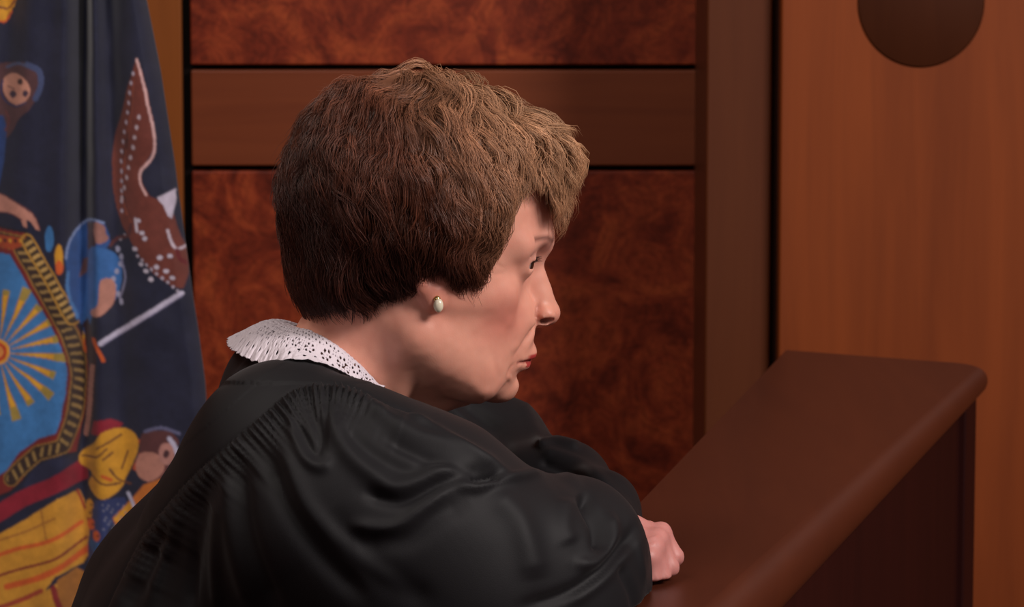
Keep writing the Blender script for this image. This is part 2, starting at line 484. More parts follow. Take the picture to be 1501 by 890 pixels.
# folds of the face
for a, b, ra, rb, k in [((.0715, .0195, -.047), (.0610, .0290, -.061), .0008, .0010, .006), ((.0610, .0290, -.061), (.0540, .0310, -.074), .0010, .0006, .006),]:
    hc(a, b, ra, rb, k=k, sub=True, sym=True)
# lids
hc((.0690, .020, .0085), (.0680, .0400, .0078), .0020, .0018, k=.003, sym=True)
B_e = [((.0690, .0210, .0030), (.0722, .031, .0045)), ((.0722, .031, .0045), (.0665, .0415, .0028))]
for a, b in B_e: hc(a, b, .0036, .0032, k=.0010, sub=True, sym=True)
hc((.0705, .018, .0135), (.0630, .0440, .0125), .0012, .0010, k=.004, sub=True, sym=True)    # crease above the lid
# ears
for sgn in (-1, 1):
    def hE(c, r, k, sub=False, rz=0, ry=0):
        R = HR @ rotz(rz * sgn) @ roty(ry)
        B.ell(W((c[0], c[1] * sgn, c[2])), r, k, sub, R)
    hE((-.0150, .0700, .008), (.0155, .0060, .0270), .004, rz=-22, ry=-10)
    hE((-.0135, .0765, .012), (.0100, .0050, .0185), .004, True, rz=-22, ry=-10)
    hE((-.0105, .0705, -.0140), (.0078, .0052, .0105), .004, rz=-15)
# neck
nb = (-.105, 0, -.150)
B.cap(W((-.038, 0, -.040)), W((-.088, 0, -.115)), .052, .050, k=.022)
B.cap(W((-.088, 0, -.115)), W((-.125, 0, -.20)), .050, .070, k=.022)
hc((-.026, .054, -.050), (-.040, .022, -.118), .0080, .0055, k=.009, sym=True)
hc((.020, .006, -.096), (-.020, .010, -.112), .006, .004, k=.014, sym=True)
hc((-.010, 0, -.085), (-.050, 0, -.135), .018, .022, k=.02)
# torso and arms inside the robe
Q = lambda x, y, Y: P(x, y, Y)
B.cap(Q(455, 660, 3.03), Q(350, 1000, 3.04), .050, .075, k=.03, ax=(1, 1.5, 1))
B.cap(Q(350, 1000, 3.04), Q(350, 1300, 3.04), .075, .080, k=.03, ax=(1, 1.5, 1))
B.chain([Q(470, 680, 2.93), Q(640, 860, 2.88), Q(800, 850, 2.90), Q(915, 806, 2.955)], [.040, .036, .028, .0185], k=.02)
B.chain([Q(540, 720, 3.11), Q(690, 712, 3.18), Q(828, 735, 3.10), Q(885, 775, 3.00)], [.026, .020, .017, .014], k=.02)
# hand
HY = 2.955
wr = Q(915, 806, HY)
mcp = [Q(968, 785, HY + .012), Q(963, 794, HY - .001), Q(956, 806, HY - .012), Q(949, 820, HY - .020)]
pip = [Q(988, 816, HY + .006), Q(981, 832, HY - .006), Q(970, 848, HY - .016), Q(955, 850, HY - .022)]
for i in range(4):
    B.cap(wr, mcp[i], .0150, .0086, k=.006)
    B.cap(mcp[i], pip[i], .0080, .0073, k=.0014)
    dp = pip[i] + np.array([-.007, .021, -.006]); tp = dp + np.array([-.017, .006, .002])
    dp[2] = max(dp[2], .7585); tp[2] = max(tp[2], .7580)
    B.cap(pip[i], dp, .0074, .0068, k=.0015); B.cap(dp, tp, .0068, .0060, k=.0015)
    B.cap(mcp[i], mcp[i] + np.array([.0, -.0015, .0015]), .0088, k=.003)
th0 = wr + np.array([.004, .012, .012]); th1 = Q(950, 781, HY + .024); th2 = Q(968, 790, HY + .034); 
B.cap(wr, th0, .012, .010, k=.006); B.cap(th0, th1, .0098, .0085, k=.004); B.cap(th1, th2, .0085, .0070, k=.002)
B.cap(Q(925, 764, HY + .010), Q(943, 775, HY + .012), .0050, .0060, k=.006)

ledge_cut(B, .014, .0035)
V, Fc = B.surface(relax=2); del B.D
H = toH(V)
def zone(x0, x1, y0, y1, z0, z1, f):
    a = np.abs(H[:, 1]); q = np.ones(len(H))
    for v, lo_, hi_ in ((H[:, 0], x0, x1), (a, y0, y1), (H[:, 2], z0, z1)): q *= np.clip(np.minimum(v - lo_, hi_ - v) / f, 0, 1)
    return q
mk = np.maximum(zone(.030, .075, .0235, .060, -.105, -.040, .004), zone(.030, .062, .016, .060, -.110, -.078, .004))
mk = np.maximum(mk, .6 * zone(.0, .066, .046, .09, -.06, .03, .008))
for _ in range(60): V = smooth(V, Fc, .6, mk)
H = toH(V)
# fine creases as relief, head frame, both sides alike
N = normals(V, Fc)
head = (H[:, 2] > -.13) & (H[:, 0] > -.12)
ay = np.abs(H[:, 1])
def crease(pts, amp, wid, where):
    global V
    d, t, _ = seg_dist(H[:, 0], H[:, 2], pts)
    w = amp * np.exp(-(d / wid) ** 2) * np.sin(np.pi * np.clip(t, .02, .98)) ** .5 * where
    V += N * w[:, None]
face = (head & (ay > .015) & (H[:, 0] > -.01)).astype(float)
crease([(.043, .004), (.033, .009)], -.00035, .0012, face); crease([(.043, .000), (.032, .000)], -.00035, .0012, face)
crease([(.0775, -.0280), (.0745, -.0360), (.0765, -.0450)], -.0016, .0016, (head & (ay > .006)).astype(float))
crease([(.071, -.0440), (.064, -.0540), (.056, -.0640)], -.0011, .0016, face)
crease([(.060, -.0560), (.050, -.0600)], .0008, .0040, face)
crease([(.057, -.0705), (.052, -.0735), (.049, -.0800)], -.0006, .0016, face)
crease([(.054, -.0800), (.050, -.0830)], .0012, .0040, face)
crease([(.040, -.0900), (.028, -.0880), (.018, -.0800)], .0012, .0050, face)
crease([(.050, -.086), (.044, -.093), (.040, -.099)], -.0008, .002, face)
crease([(.036, -.062), (.040, -.078), (.036, -.090)], -.0008, .003, face)
V += N * (0.00035 * vnoise(V[:, 0], V[:, 1], V[:, 2], 3, 130) + .0005 * vnoise(V[:, 0], V[:, 1], V[:, 2], 5, 55))[:, None]
# hand tendons
px, py = proj(V)
for l in ([(925, 800), (948, 792), (966, 786)], [(928, 808), (945, 802), (960, 797)], [(930, 816), (950, 812)]):
    d, t, _ = seg_dist(px, py, l); V += N * (.0007 * np.exp(-(d / 2.2) ** 2) * (px > 900))[:, None]
# skin colour, with shade painted into the nose and mouth creases
col = np.tile(np.array(lin(222, 158, 136)), (len(V), 1))
def paint(c, w):
    global col
    col = col * (1 - w[:, None]) + np.array(lin(*c)) * w[:, None]
def blob(c, r): return np.exp(-(((H[:, 0] - c[0]) / r[0]) ** 2 + ((ay - c[1]) / r[1]) ** 2 + ((H[:, 2] - c[2]) / r[2]) ** 2))
mott = np.clip(vnoise(V[:, 0], V[:, 1], V[:, 2], 11, 60) * .5 + .5 + .35 * vnoise(V[:, 0], V[:, 1], V[:, 2], 12, 260), 0, 1.3)
paint((205, 128, 108), .35 * mott)
paint((208, 112, 98), .55 * blob((.045, .045, -.032), (.022, .03, .02)))
paint((205, 120, 105), .35 * blob((.090, 0, -.040), (.012, .012, .010)))
paint((225, 165, 150), .4 * blob((.075, 0, .02), (.03, .05, .03)))
paint((200, 110, 95), .5 * blob((-.013, .073, .004), (.02, .015, .035)))
# brows, lid line, lips, then painted shade at nose and mouth
d, t, _ = seg_dist(H[:, 0], H[:, 2], [(.086, .0185), (.080, .0225), (.068, .0235), (.058, .0195)])
paint((92, 56, 48), .8 * np.exp(-(d / .0020) ** 2) * (H[:, 0] > .05) * (ay > .008) * (ay < .047))
d, t, _ = seg_dist(ay, H[:, 2], [(.020, .0040), (.031, .0070), (.0425, .0038)])
paint((52, 28, 26), .9 * np.exp(-(d / .0013) ** 2) * (H[:, 0] > .055) * (H[:, 0] < .085))
d, t, _ = seg_dist(ay, H[:, 2], [(.020, .013), (.031, .016), (.044, .012)])
paint((140, 90, 88), .35 * np.exp(-(d / .005) ** 2) * (H[:, 0] > .055))
up = (np.abs(H[:, 2] + .0688) < .0030) & (H[:, 0] > .0600) & (ay < .020)
lo = (H[:, 2] < -.0705) & (H[:, 2] > -.0760) & (H[:, 0] > .0615) & (ay < .017)
zc = np.where(up, (H[:, 2] + .0684) / .0036, (H[:, 2] + .0733) / .0036)
paint((165, 32, 40), (up | lo) * .9 * np.clip(1.6 - np.abs(zc) * 1.1, 0, 1) * np.clip((.021 - ay) / .004, 0, 1))
d, t, _ = seg_dist(H[:, 0], H[:, 2], [(.0775, -.0300), (.0748, -.0370), (.0765, -.0440)]); paint((170, 92, 80), .45 * np.exp(-(d / .0016) ** 2) * (ay > .006) * (H[:, 0] > .06))  # shade of the alar crease painted over its relief groove
paint((70, 24, 22), .8 * blob((.0822, .0110, -.0427), (.005, .0045, .0028)))  # darkness of the nostril hollow painted onto the skin
d, t, _ = seg_dist(H[:, 0], H[:, 2], [(.076, -.0712), (.068, -.0716), (.0575, -.0704)])
paint((120, 34, 36), .6 * np.exp(-(d / .0013) ** 2) * (H[:, 0] > .055) * (ay < .026))  # shade of the mouth crease painted red-brown back to the corner
hand = np.clip((px - 900) / 20, 0, 1) * (px > 900)
paint((186, 122, 118), .85 * hand)

ts = vcol('skin', rough=0.48, spec=0.4)
ts.set(Subsurface_Weight=0.18, Subsurface_Scale=0.006); ts.b.inputs['Subsurface Radius'].default_value = (1.0, 0.35, 0.2)
nn = ts.n('ShaderNodeTexNoise', i_Scale=900.0, i_Detail=2.0); ts.l(ts.coords(), nn.inputs['Vector'])
bb = ts.n('ShaderNodeBump', i_Strength=0.12, i_Distance=0.0006); ts.l(nn.outputs[0], bb.inputs['Height']); ts.l(bb.outputs[0], ts.b.inputs['Normal'])
M_skin = ts.m
V = off_bench(V, .009)
body = mesh_np('body', V, Fc, M_skin, person, color=col)
BODY_V = V

# eyes
def uvsphere(c, r, n=24, m=32, sc=(1, 1, 1), R=None):
    V = []; 
    for i in range(n + 1):
        a = math.pi * i / n
        for j in range(m):
            b = 2 * math.pi * j / m; V.append((math.cos(a) * sc[0], math.sin(a) * math.cos(b) * sc[1], math.sin(a) * math.sin(b) * sc[2]))
    V = np.array(V) * r
    if R is not None: V = V @ np.asarray(R).T
    Fc = [(i * m + j, i * m + (j + 1) % m, (i + 1) * m + (j + 1) % m, (i + 1) * m + j) for i in range(n) for j in range(m)]
    return V + np.array(c), np.array(Fc)
tE = vcol('eye', rough=0.12, spec=0.6)
for sgn in (-1, 1):
    c = W((EYE[0], EYE[1] * sgn, EYE[2]))
    R = HR @ rotz(-16 * (1 if sgn < 0 else 1)) @ roty(10)
    V, Fc = uvsphere(c, .0122, 40, 48, R=R)
    q = (V - c) @ R / .0122; a = np.degrees(np.arccos(np.clip(q[:, 0], -1, 1)))
    colr = np.tile(np.array(lin(165, 140, 135)), (len(V), 1))
    colr[a < 33] = lin(52, 32, 24); colr[a < 15] = lin(12, 8, 8)
    mesh_np('eye', V, Fc, tE.m, person, color=colr)

# lashes: a fringe of short curved hairs along the upper lid
M_lash = plain('dark lashes', lin(30, 18, 18), .6, .2)
for sgn in (-1, 1):
    V = []; Fc = []
    for q in range(34):
        t = q / 33; yy = .0205 + .0215 * t; xx = .0575 + math.sqrt(max(.0137 ** 2 - (yy - .031) ** 2 * .95, 0)) - .0002; zz = .0082 - .0022 * abs(t - .45) * 2
        dirv = np.array([.0052, (yy - .029) * .30, -.0012 - .0008 * math.sin(q * 3.1)]) * (.75 + .25 * math.sin(q * 1.7))
        base = len(V)
        for k in range(5):
            f_ = k / 4; c_ = np.array([xx, yy, zz]) + dirv * f_ + np.array([0, 0, .0016 * f_ * f_]); r_ = .00024 * (1 - .8 * f_)
            for m_ in range(3):
                a = 2.094 * m_; V.append(W((c_[0], (c_[1] + r_ * math.cos(a)) * sgn, c_[2] + r_ * math.sin(a))))
        for k in range(4):
            for m_ in range(3): Fc.append((base + k * 3 + m_, base + k * 3 + (m_ + 1) % 3, base + k * 3 + 3 + (m_ + 1) % 3, base + k * 3 + 3 + m_))
    mesh_np('eyelashes', V, Fc, M_lash, person)

# earring: a pearl drop in a metal setting
er = W((-.0098, -.0775, -.0190))
M_pearl = plain('pearl', lin(225, 215, 190), 0.2, 0.7); M_gold = plain('pale gold', lin(200, 170, 110), 0.25, 0.6, Metallic=0.9)
V, Fc = uvsphere(er, .0042, 16, 24, sc=(.85, .8, 1.25)); ear = mesh_np('earring', V, Fc, M_pearl, person)
V, Fc = uvsphere(er + np.array([-.001, .0012, .0045]), .0026, 12, 16); mesh_np('earring_stud', V, Fc, M_gold, ear)

# ------------------------------------------------------------------ robe
tr = NT('black robe cloth'); tr.set(Base_Color=(*lin(12, 10, 14), 1), Roughness=0.66, Specular_IOR_Level=0.28, Sheen_Weight=0.05, Sheen_Roughness=0.4)
w = tr.n('ShaderNodeTexNoise', i_Scale=1400.0, i_Detail=2.0); tr.l(tr.coords(), w.inputs['Vector'])
b_ = tr.n('ShaderNodeBump', i_Strength=0.15, i_Distance=0.0005); tr.l(w.outputs[0], b_.inputs['Height']); tr.l(b_.outputs[0], tr.b.inputs['Normal'])
M_robe = tr.m

R1 = Solid(axis([(Wx(60), .0030), (Wx(250), .0014), (Wx(620), .0020), (Wx(990), None)]),
           axis([(2.66, .0026), (2.98, .005), (3.36, None)]),
           axis([(0.0, .03), (0.60, .008), (0.705, .0021), (0.95, None)]))
# back and shoulders
R1.cap(Q(425, 655, 3.04), Q(285, 900, 3.05), .062, .082, k=.03, ax=(1, 1.75, 1))
R1.cap(Q(285, 900, 3.05), Q(250, 1080, 3.05), .082, .10, k=.03, ax=(1, 1.75, 1))
R1.cap(Q(330, 1080, 3.05), (Q(330, 1080, 3.05)[0], 3.05, 0.10), .12, .15, k=.05, ax=(1, 1.5, 1))
R1.chain([Q(412, 672, 2.885), Q(425, 600, 2.96), Q(418, 563, 3.04), Q(470, 600, 3.13), Q(500, 660, 3.21)], [.060, .040, .036, .038, .055], k=.03)
R1.chain([Q(440, 600, 2.94), Q(530, 640, 2.935), Q(600, 696, 2.93)], [.033, .034, .040], k=.02)
R1.chain([Q(540, 655, 3.10), Q(640, 715, 3.11), Q(690, 735, 3.13)], [.035, .040, .045], k=.02)
R1.cap(Q(470, 700, 3.04), Q(620, 755, 3.04), .055, .05, k=.03)
# near sleeve
R1.chain([Q(420, 665, 2.885), Q(520, 740, 2.85), Q(610, 785, 2.84), Q(690, 838, 2.84), Q(770, 842, 2.86), Q(840, 812, 2.895), Q(876, 822, 2.925)],
         [.066, .080, .084, .076, .064, .050, .033], k=.022)
R1.cap(Q(876, 822, 2.925), Q(888, 850, 2.925), .031, .028, k=.02)
R1.cap(Q(470, 780, 2.86), Q(600, 930, 2.86), .08, .09, k=.05)
R1.cap(Q(640, 860, 2.86), Q(800, 930, 2.87), .07, .06, k=.05)
R1.cap(Q(850, 860, 2.90), Q(922, 905, 2.90), .034, .018, k=.02)
R1.cap(Q(350, 800, 2.92), Q(330, 1000, 2.92), .07, .10, k=.05)
ledge_cut(R1)
# cuff mouth
R1.cap(Q(922, 806, 2.955), Q(960, 806, 2.955), .021, .026, k=.006, sub=True)
V, Fc = R1.surface(relax=2); del R1.D
px, py = proj(V); N = normals(V, Fc)
view = V - np.array([0, 0, HC]); view /= np.linalg.norm(view, axis=1)[:, None]
fac = np.clip(-(N * view).sum(1) * 3 + 0.3, 0, 1) * (V[:, 1] < 3.06)
sn = lambda d, w: np.exp(-(d / w) ** 2)
SEAM = [(150, 905), (200, 800), (240, 745), (267, 714), (305, 676), (352, 633), (390, 600), (425, 573), (448, 564), (487, 562), (522, 571), (560, 590), (600, 606)]
SEAMc = catmull(SEAM, 6)
dS, tS, sS = seg_dist(px, py, SEAMc)
below = (sS > 0)
amp = np.zeros(len(V))
# gathers below the seam
sx = tS * 640
env = below * np.clip(dS / 3, 0, 1) * np.exp(-(dS / 34) ** 1.6) * np.clip((tS - .10) / .1, 0, 1) * np.clip((.93 - tS) / .05, 0, 1)
ph = sx + .25 * 0 + 3.0 * vnoise(sx, sx * 0, sx * 0, 21, .03)
amp += .0017 * env * np.sin(2 * np.pi * ph / 11.0) * np.interp(tS, [.55, .7], [1, 1.9])
amp += .0012 * below * np.clip(dS / 6, 0, 1) * np.exp(-(dS / 60) ** 2) * vnoise(sx, dS * 0, dS * 0, 22, .09) * 1.5
amp += -.0010 * sn(dS, 2.6) + .0022 * below * np.exp(-((dS - 14) / 12) ** 2) - .0004 * (~below) * (dS < 40)
folds = [  # pixel path, height (m), half width (px)
 ([(421, 600), (436, 650), (452, 676), (472, 684), (487, 668)], .0035, 9), ([(432, 610), (447, 645), (462, 664), (470, 640), (462, 600)], -.0025, 7),
 ([(479, 590), (506, 657), (545, 695), (584, 715), (642, 690), (700, 684)], .0050, 14), ([(500, 620), (540, 660), (600, 690), (640, 672)], -.0030, 12),
 ([(530, 720), (584, 734), (640, 712), (690, 697)], -.0045, 11),
 ([(526, 577), (584, 628), (661, 651), (700, 666), (748, 692)], .0040, 11), ([(560, 640), (620, 668), (690, 688), (735, 702)], -.0035, 9),
 ([(670, 710), (696, 714), (722, 707), (756, 698), (808, 692), (837, 703), (854, 716)], .0040, 8), ([(690, 704), (712, 701), (732, 699)], -.0060, 5),
 ([(700, 706), (661, 712), (622, 742), (576, 773), (506, 769)], .0035, 10), ([(690, 732), (650, 752), (600, 790), (520, 800)], -.0030, 16),
 ([(852, 722), (862, 745), (876, 775), (878, 812)], -.0085, 10), ([(893, 750), (897, 790), (872, 826), (837, 824)], .0035, 9),
 ([(933, 768), (915, 797), (859, 853), (807, 879), (760, 890)], -.0045, 9), ([(925, 800), (880, 850), (830, 885)], .0025, 8),
 ([(722, 719), (756, 753), (775, 800), (785, 850)], .0040, 18), ([(830, 730), (826, 770), (835, 800)], .0030, 14),
 ([(348, 670), (367, 790), (410, 900)], -.0035, 12), ([(330, 680), (340, 790), (370, 900)], .0030, 12), ([(390, 660), (420, 740), (468, 811), (537, 880)], -.0040, 14),
 ([(410, 640), (450, 740), (520, 810), (600, 870)], .0030, 14), ([(300, 720), (290, 800), (280, 900)], -.0030, 10), ([(270, 740), (240, 820), (215, 900)], .0028, 10),
 ([(320, 730), (315, 820), (320, 900)], .0025, 9), ([(235, 780), (215, 840), (180, 900)], -.0025, 9), ([(480, 750), (560, 840), (640, 890)], -.0030, 20),
 ([(930, 780), (945, 840), (960, 890)], .0012, 5), ([(905, 830), (925, 870), (930, 900)], -.0030, 7), ([(600, 606), (660, 640), (720, 680), (750, 694)], .0020, 6),
]
for pts, a, w_ in folds:
    d, t, _ = seg_dist(px, py, catmull(pts, 6)); amp += a * sn(d, w_) * np.clip(np.minimum(t, 1 - t) * 6 + .15, 0, 1)
amp *= fac
amp += .0022 * vnoise(V[:, 0], V[:, 1], V[:, 2], 31, 16) * (py > 560)
V = V + N * amp[:, None]
V = smooth(V, Fc, .3)
V = off_bench(V)
# yoke, back and near sleeve are cut along their seams
fc = V[Fc].mean(1); fx, fy = proj(fc)
d, t, sd = seg_dist(fx, fy, SEAMc)
yoke = (sd < 0) & (fc[:, 2] > .70) & (fx < 640)
sleeve = ~yoke & (fc[:, 1] < 2.99) & (fx > 395 + (fy - 600) * .16) & (fc[:, 2] > .60)
back = ~yoke & ~sleeve
def part(sel, name, parent, mat=M_robe):
    f = Fc[sel]; u, inv = np.unique(f, return_inverse=True)
    o = mesh_np(name, V[u], inv.reshape(f.shape), mat, parent)
    return o
robe = part(back, 'robe', person)
part(yoke, 'yoke', robe); part(sleeve, 'sleeve', robe)
ROBE_V, ROBE_F = V, Fc

# far sleeve
R2 = Solid(axis([(Wx(560), .0022), (Wx(960), None)]), axis([(2.92, .003), (3.32, None)]), axis([(0.70, .0024), (0.93, None)]))
R2.chain([Q(600, 660, 3.18), Q(690, 655, 3.20), Q(735, 655, 3.20), Q(750, 690, 3.17), Q(828, 712, 3.10), Q(878, 752, 3.03), Q(900, 778, 3.00)],
         [.045, .038, .034, .036, .031, .027, .022], k=.02)
R2.cap(Q(690, 720, 3.12), Q(800, 760, 3.08), .04, .03, k=.03)
ledge_cut(R2)
V, Fc = R2.surface(relax=2); px, py = proj(V); N = normals(V, Fc)
amp = np.zeros(len(V))
for pts, a, w_ in [([(770, 600), (790, 640), (800, 665)], .002, 8), ([(795, 655), (815, 645), (842, 652)], .003, 6), ([(800, 680), (850, 700), (905, 745)], -.003, 6),
                   ([(810, 665), (860, 685), (915, 742)], .003, 9), ([(660, 600), (700, 640), (720, 690)], .003, 9), ([(690, 600), (735, 640), (750, 690)], -.003, 9), ([(640, 590), (670, 630), (700, 670)], -.003, 7)]:
    d, t, _ = seg_dist(px, py, catmull(pts, 6)); amp += a * sn(d, w_)
amp += .0018 * vnoise(V[:, 0], V[:, 1], V[:, 2], 41, 22)
V = off_bench(V + N * amp[:, None])
mesh_np('sleeve', V, Fc, M_robe, robe)

# ------------------------------------------------------------------ lace collar
inn = [(567, 579, 2.940), (545, 553, 2.938), (520, 528, 2.940), (492, 506, 2.950), (463, 488, 2.980), (440, 482, 3.01), (430, 480, 3.05), (440, 478, 3.09), (480, 495, 3.12), (530, 530, 3.14), (590, 580, 3.13)]
oux = [(560, 580, 2.928), (535, 562, 2.915), (512, 546, 2.905), (478, 531, 2.895), (430, 528, 2.885), (385, 532, 2.905), (350, 518, 2.950), (336, 504, 3.03), (350, 494, 3.10), (430, 510, 3.20), (560, 590, 3.22)]
mid = [(.0005, .0), (.002, 0), (.003, 0), (.005, 0), (.008, 0), (.010, 0), (.012, 0), (.010, 0), (.008, 0), (.005, 0), (.002, 0)]
ic = catmull([P(*p) for p in inn], 80); oc = catmull([P(*p) for p in oux], 80); mc = catmull([(a, 0, 0) for a, _ in mid], 80)[:, 0]
nu = len(ic); nv = 110
arc = np.concatenate([[0], np.cumsum(np.linalg.norm(np.diff((oc + ic) / 2, axis=0), axis=1))])
arc2 = np.concatenate([[0], np.cumsum(np.linalg.norm(np.diff(oc, axis=0), axis=1))])
vv = np.linspace(0, 1, nv)
scal = np.abs(np.sin(np.pi * arc2 / .0125)) ** .6
wd = np.linalg.norm(oc - ic, axis=1)
U = np.zeros((nu, nv, 3))
for j, v in enumerate(vv):
    e = v * (1 + (scal - .5) * .0050 / np.maximum(wd, .01) * (v > .8) * (v - .8) * 5)
    U[:, j] = ic + (oc - ic) * e[:, None]
    U[:, j, 2] += 4 * v * (1 - v) * mc + .0003 * np.sin(arc * 420 + v * 3) * v
from mathutils.bvhtree import BVHTree
_m = ROBE_V[:, 2] > .8; _f = ROBE_F[_m[ROBE_F].all(1)]
rb_ = BVHTree.FromPolygons(ROBE_V.tolist(), _f.tolist())
for i in range(nu):
    for j in range(nv):
        wgt = min(1, max(0, (vv[j] - .30) / .45))
        if wgt > 0 and i < nu * .46:
            wgt *= min(1, (nu * .46 - i) / (nu * .14))
            h_ = rb_.ray_cast(Vector((U[i, j, 0], U[i, j, 1], 1.3)), Vector((0, 0, -1)))[0]
            if h_ is not None and abs(h_.z - U[i, j, 2]) < .035:
                U[i, j, 2] += max(-.012, wgt * (h_.z + .0022 - U[i, j, 2])) if h_.z + .0022 < U[i, j, 2] else min(1, (nu * .46 - i) / (nu * .10)) * (h_.z + .0022 - U[i, j, 2])
for _ in range(6): U[1:-1, 1:-1, 2] = .5 * U[1:-1, 1:-1, 2] + .125 * (U[:-2, 1:-1, 2] + U[2:, 1:-1, 2] + U[1:-1, :-2, 2] + U[1:-1, 2:, 2])
wd = wd * np.interp(wd, [.02, .06, .12], [1, .55, .33])
s_ = arc[:, None]; w_ = vv[None, :] * wd[:, None]
cell = .0125
uu = (s_ / cell) % 1 - .5; k_ = np.floor(s_ / cell)
dist = w_ - 0 * s_; edge = (wd[:, None] - w_)
hole = np.zeros((nu, nv), bool)
hole |= ((uu * cell) ** 2 + (edge - .0052) ** 2 < .0016 ** 2)                      # one eyelet in each scallop
for a in range(6):                                                                # petals round a flower
    an = a * math.pi / 3; hole |= ((uu * cell - .0032 * math.cos(an)) ** 2 * 1.0 + (edge - .0150 - .0032 * math.sin(an)) ** 2 < .0012 ** 2) & (wd[:, None] > .02)
g = .0034; gu = (s_ / g + .5 * (np.floor(w_ / g) % 2)) % 1 - .5; gw = (w_ / g) % 1 - .5
hole |= (gu ** 2 + gw ** 2 < .30 ** 2) & (edge > .0205)
hole |= (((s_ / .0021) % 1 - .5) ** 2 + ((w_ / .0021) % 1 - .5) ** 2 < .33 ** 2) & (edge > .006) & (edge < .0205) & (vnoise(s_ + 0 * w_, w_ + 0 * s_, 0 * w_ + 0 * s_, 53, 160) > .25)
hole |= (((s_ / cell + .5) % 1 - .5) * cell) ** 2 + (edge - .0098) ** 2 < .0013 ** 2
vn = vnoise(s_ + 0 * w_, w_ + 0 * s_, 0 * w_ + 0 * s_, 51, 600)
hole &= (edge > .002) & (w_ > .0012)
hole[:, 0] = False
U[:, :, 2] += np.where(hole, -.0004, .0004 * vn)
idx = np.arange(nu * nv).reshape(nu, nv)
fq = np.stack([idx[:-1, :-1], idx[1:, :-1], idx[1:, 1:], idx[:-1, 1:]], -1)
hf = (hole[:-1, :-1] & hole[1:, 1:]) 
fq = fq[~hf].reshape(-1, 4)
M_lace = plain('white lace', lin(206, 196, 204), 0.85, 0.2)
lace = mesh_np('lace_collar', U.reshape(-1, 3), fq, M_lace, person)
lace['label'] = 'white lace collar with scalloped edge'
m = lace.modifiers.new('thick', 'SOLIDIFY'); m.thickness = .0005; m.offset = 1
# ------------------------------------------------------------------ hair
HCN = np.array([-.010, 0, .035])
HELL = [((-.012, 0, .047), (.100, .095, .101)), ((-.054, 0, .002), (.050, .078, .052)), ((.044, 0, .071), (.062, .066, .047)), ((.062, 0, .050), (.044, .052, .036))]
SKE = ((-.010, 0, .040), (.097, .076, .088))
def ray_ell(U, c, r):
    o = (HCN - np.array(c)) / np.array(r); d = U / np.array(r)
    A = (d * d).sum(-1); Bq = (o * d).sum(-1); C_ = (o * o).sum() - 1
    D = Bq * Bq - A * C_
    return np.where(D > 0, (-Bq + np.sqrt(np.maximum(D, 0))) / A, 0)
def Rh(U):
    q = np.stack([ray_ell(U, c, r) for c, r in HELL]); m = q.max(0)
    return m + np.log(np.exp((q - m) / .004).sum(0)) * .004 * .6
def Rs(U): return np.maximum(ray_ell(U, *SKE), ray_ell(U, (-.055, 0, -.005), (.048, .056, .06)))
zx = np.array([(-.14, -.025), (-.078, -.026), (-.060, -.024), (-.046, -.018), (-.028, -.010), (-.018, .004), (-.008, .005), (-.003, -.004), (.006, -.012), (.012, -.017), (.020, -.018), (.028, -.003), (.036, .014), (.045, .038), (.052, .060), (.062, .062), (.078, .054), (.086, .032), (.091, .028), (.099, .044), (.108, .062), (.12, .075)])
zr = np.array([(-.14, -.030), (-.060, -.030), (-.045, -.020), (-.030, .006), (-.005, .002), (.015, .008), (.035, .030), (.055, .060), (.080, .082), (.12, .09)])
def zend(x): return np.interp(x, zx[:, 0], zx[:, 1])
def zroot(x): return np.interp(x, zr[:, 0], zr[:, 1])
WH = np.array([.46, .26, .84]); WH /= np.linalg.norm(WH)
def unit(a): return a / np.maximum(np.linalg.norm(a, axis=-1, keepdims=True), 1e-9)
r4 = np.random.default_rng(44)
NG, NC, K = 1900, 26, 12
U = unit(r4.normal(size=(NG * 6, 3)))
p = HCN + U * Rs(U)[:, None]
# more of them on the side of the sight and the crown edge
ok = p[:, 2] > zroot(p[:, 0])
U = U[ok][:NG]; NG = len(U); root = HCN + U * Rs(U)[:, None]
Lg = (.058 + .030 * r4.random(NG)) * np.interp(root[:, 0], [-.1, -.03, .05], [.95, .95, 1.0])
ph = 2 * np.pi * (vnoise(root[:, 0], root[:, 1], root[:, 2], 61, 38) * .9 + .16 * r4.random(NG))
lam = .040 + .016 * r4.random(NG)
wa = np.interp(root[:, 0], [-.10, -.02, .05], [.0026, .0044, .0058]) * (.6 + .8 * r4.random(NG)) * np.interp(root[:, 2], [-.03, .03], [.35, 1])
dep = (.50 + .54 * r4.random(NG) ** .7) * (1 + .13 * vnoise(root[:, 0], root[:, 1], root[:, 2], 67, 30))
swirl = vnoise(root[:, 0], root[:, 1], root[:, 2], 63, 26) * .55 + .22 * r4.normal(size=NG)
G_ = np.zeros((NG, K, 3)); Tn = np.zeros((NG, K, 3)); Un = np.zeros((NG, K, 3))
u = U.copy(); S_ = np.linspace(0, 1, K)
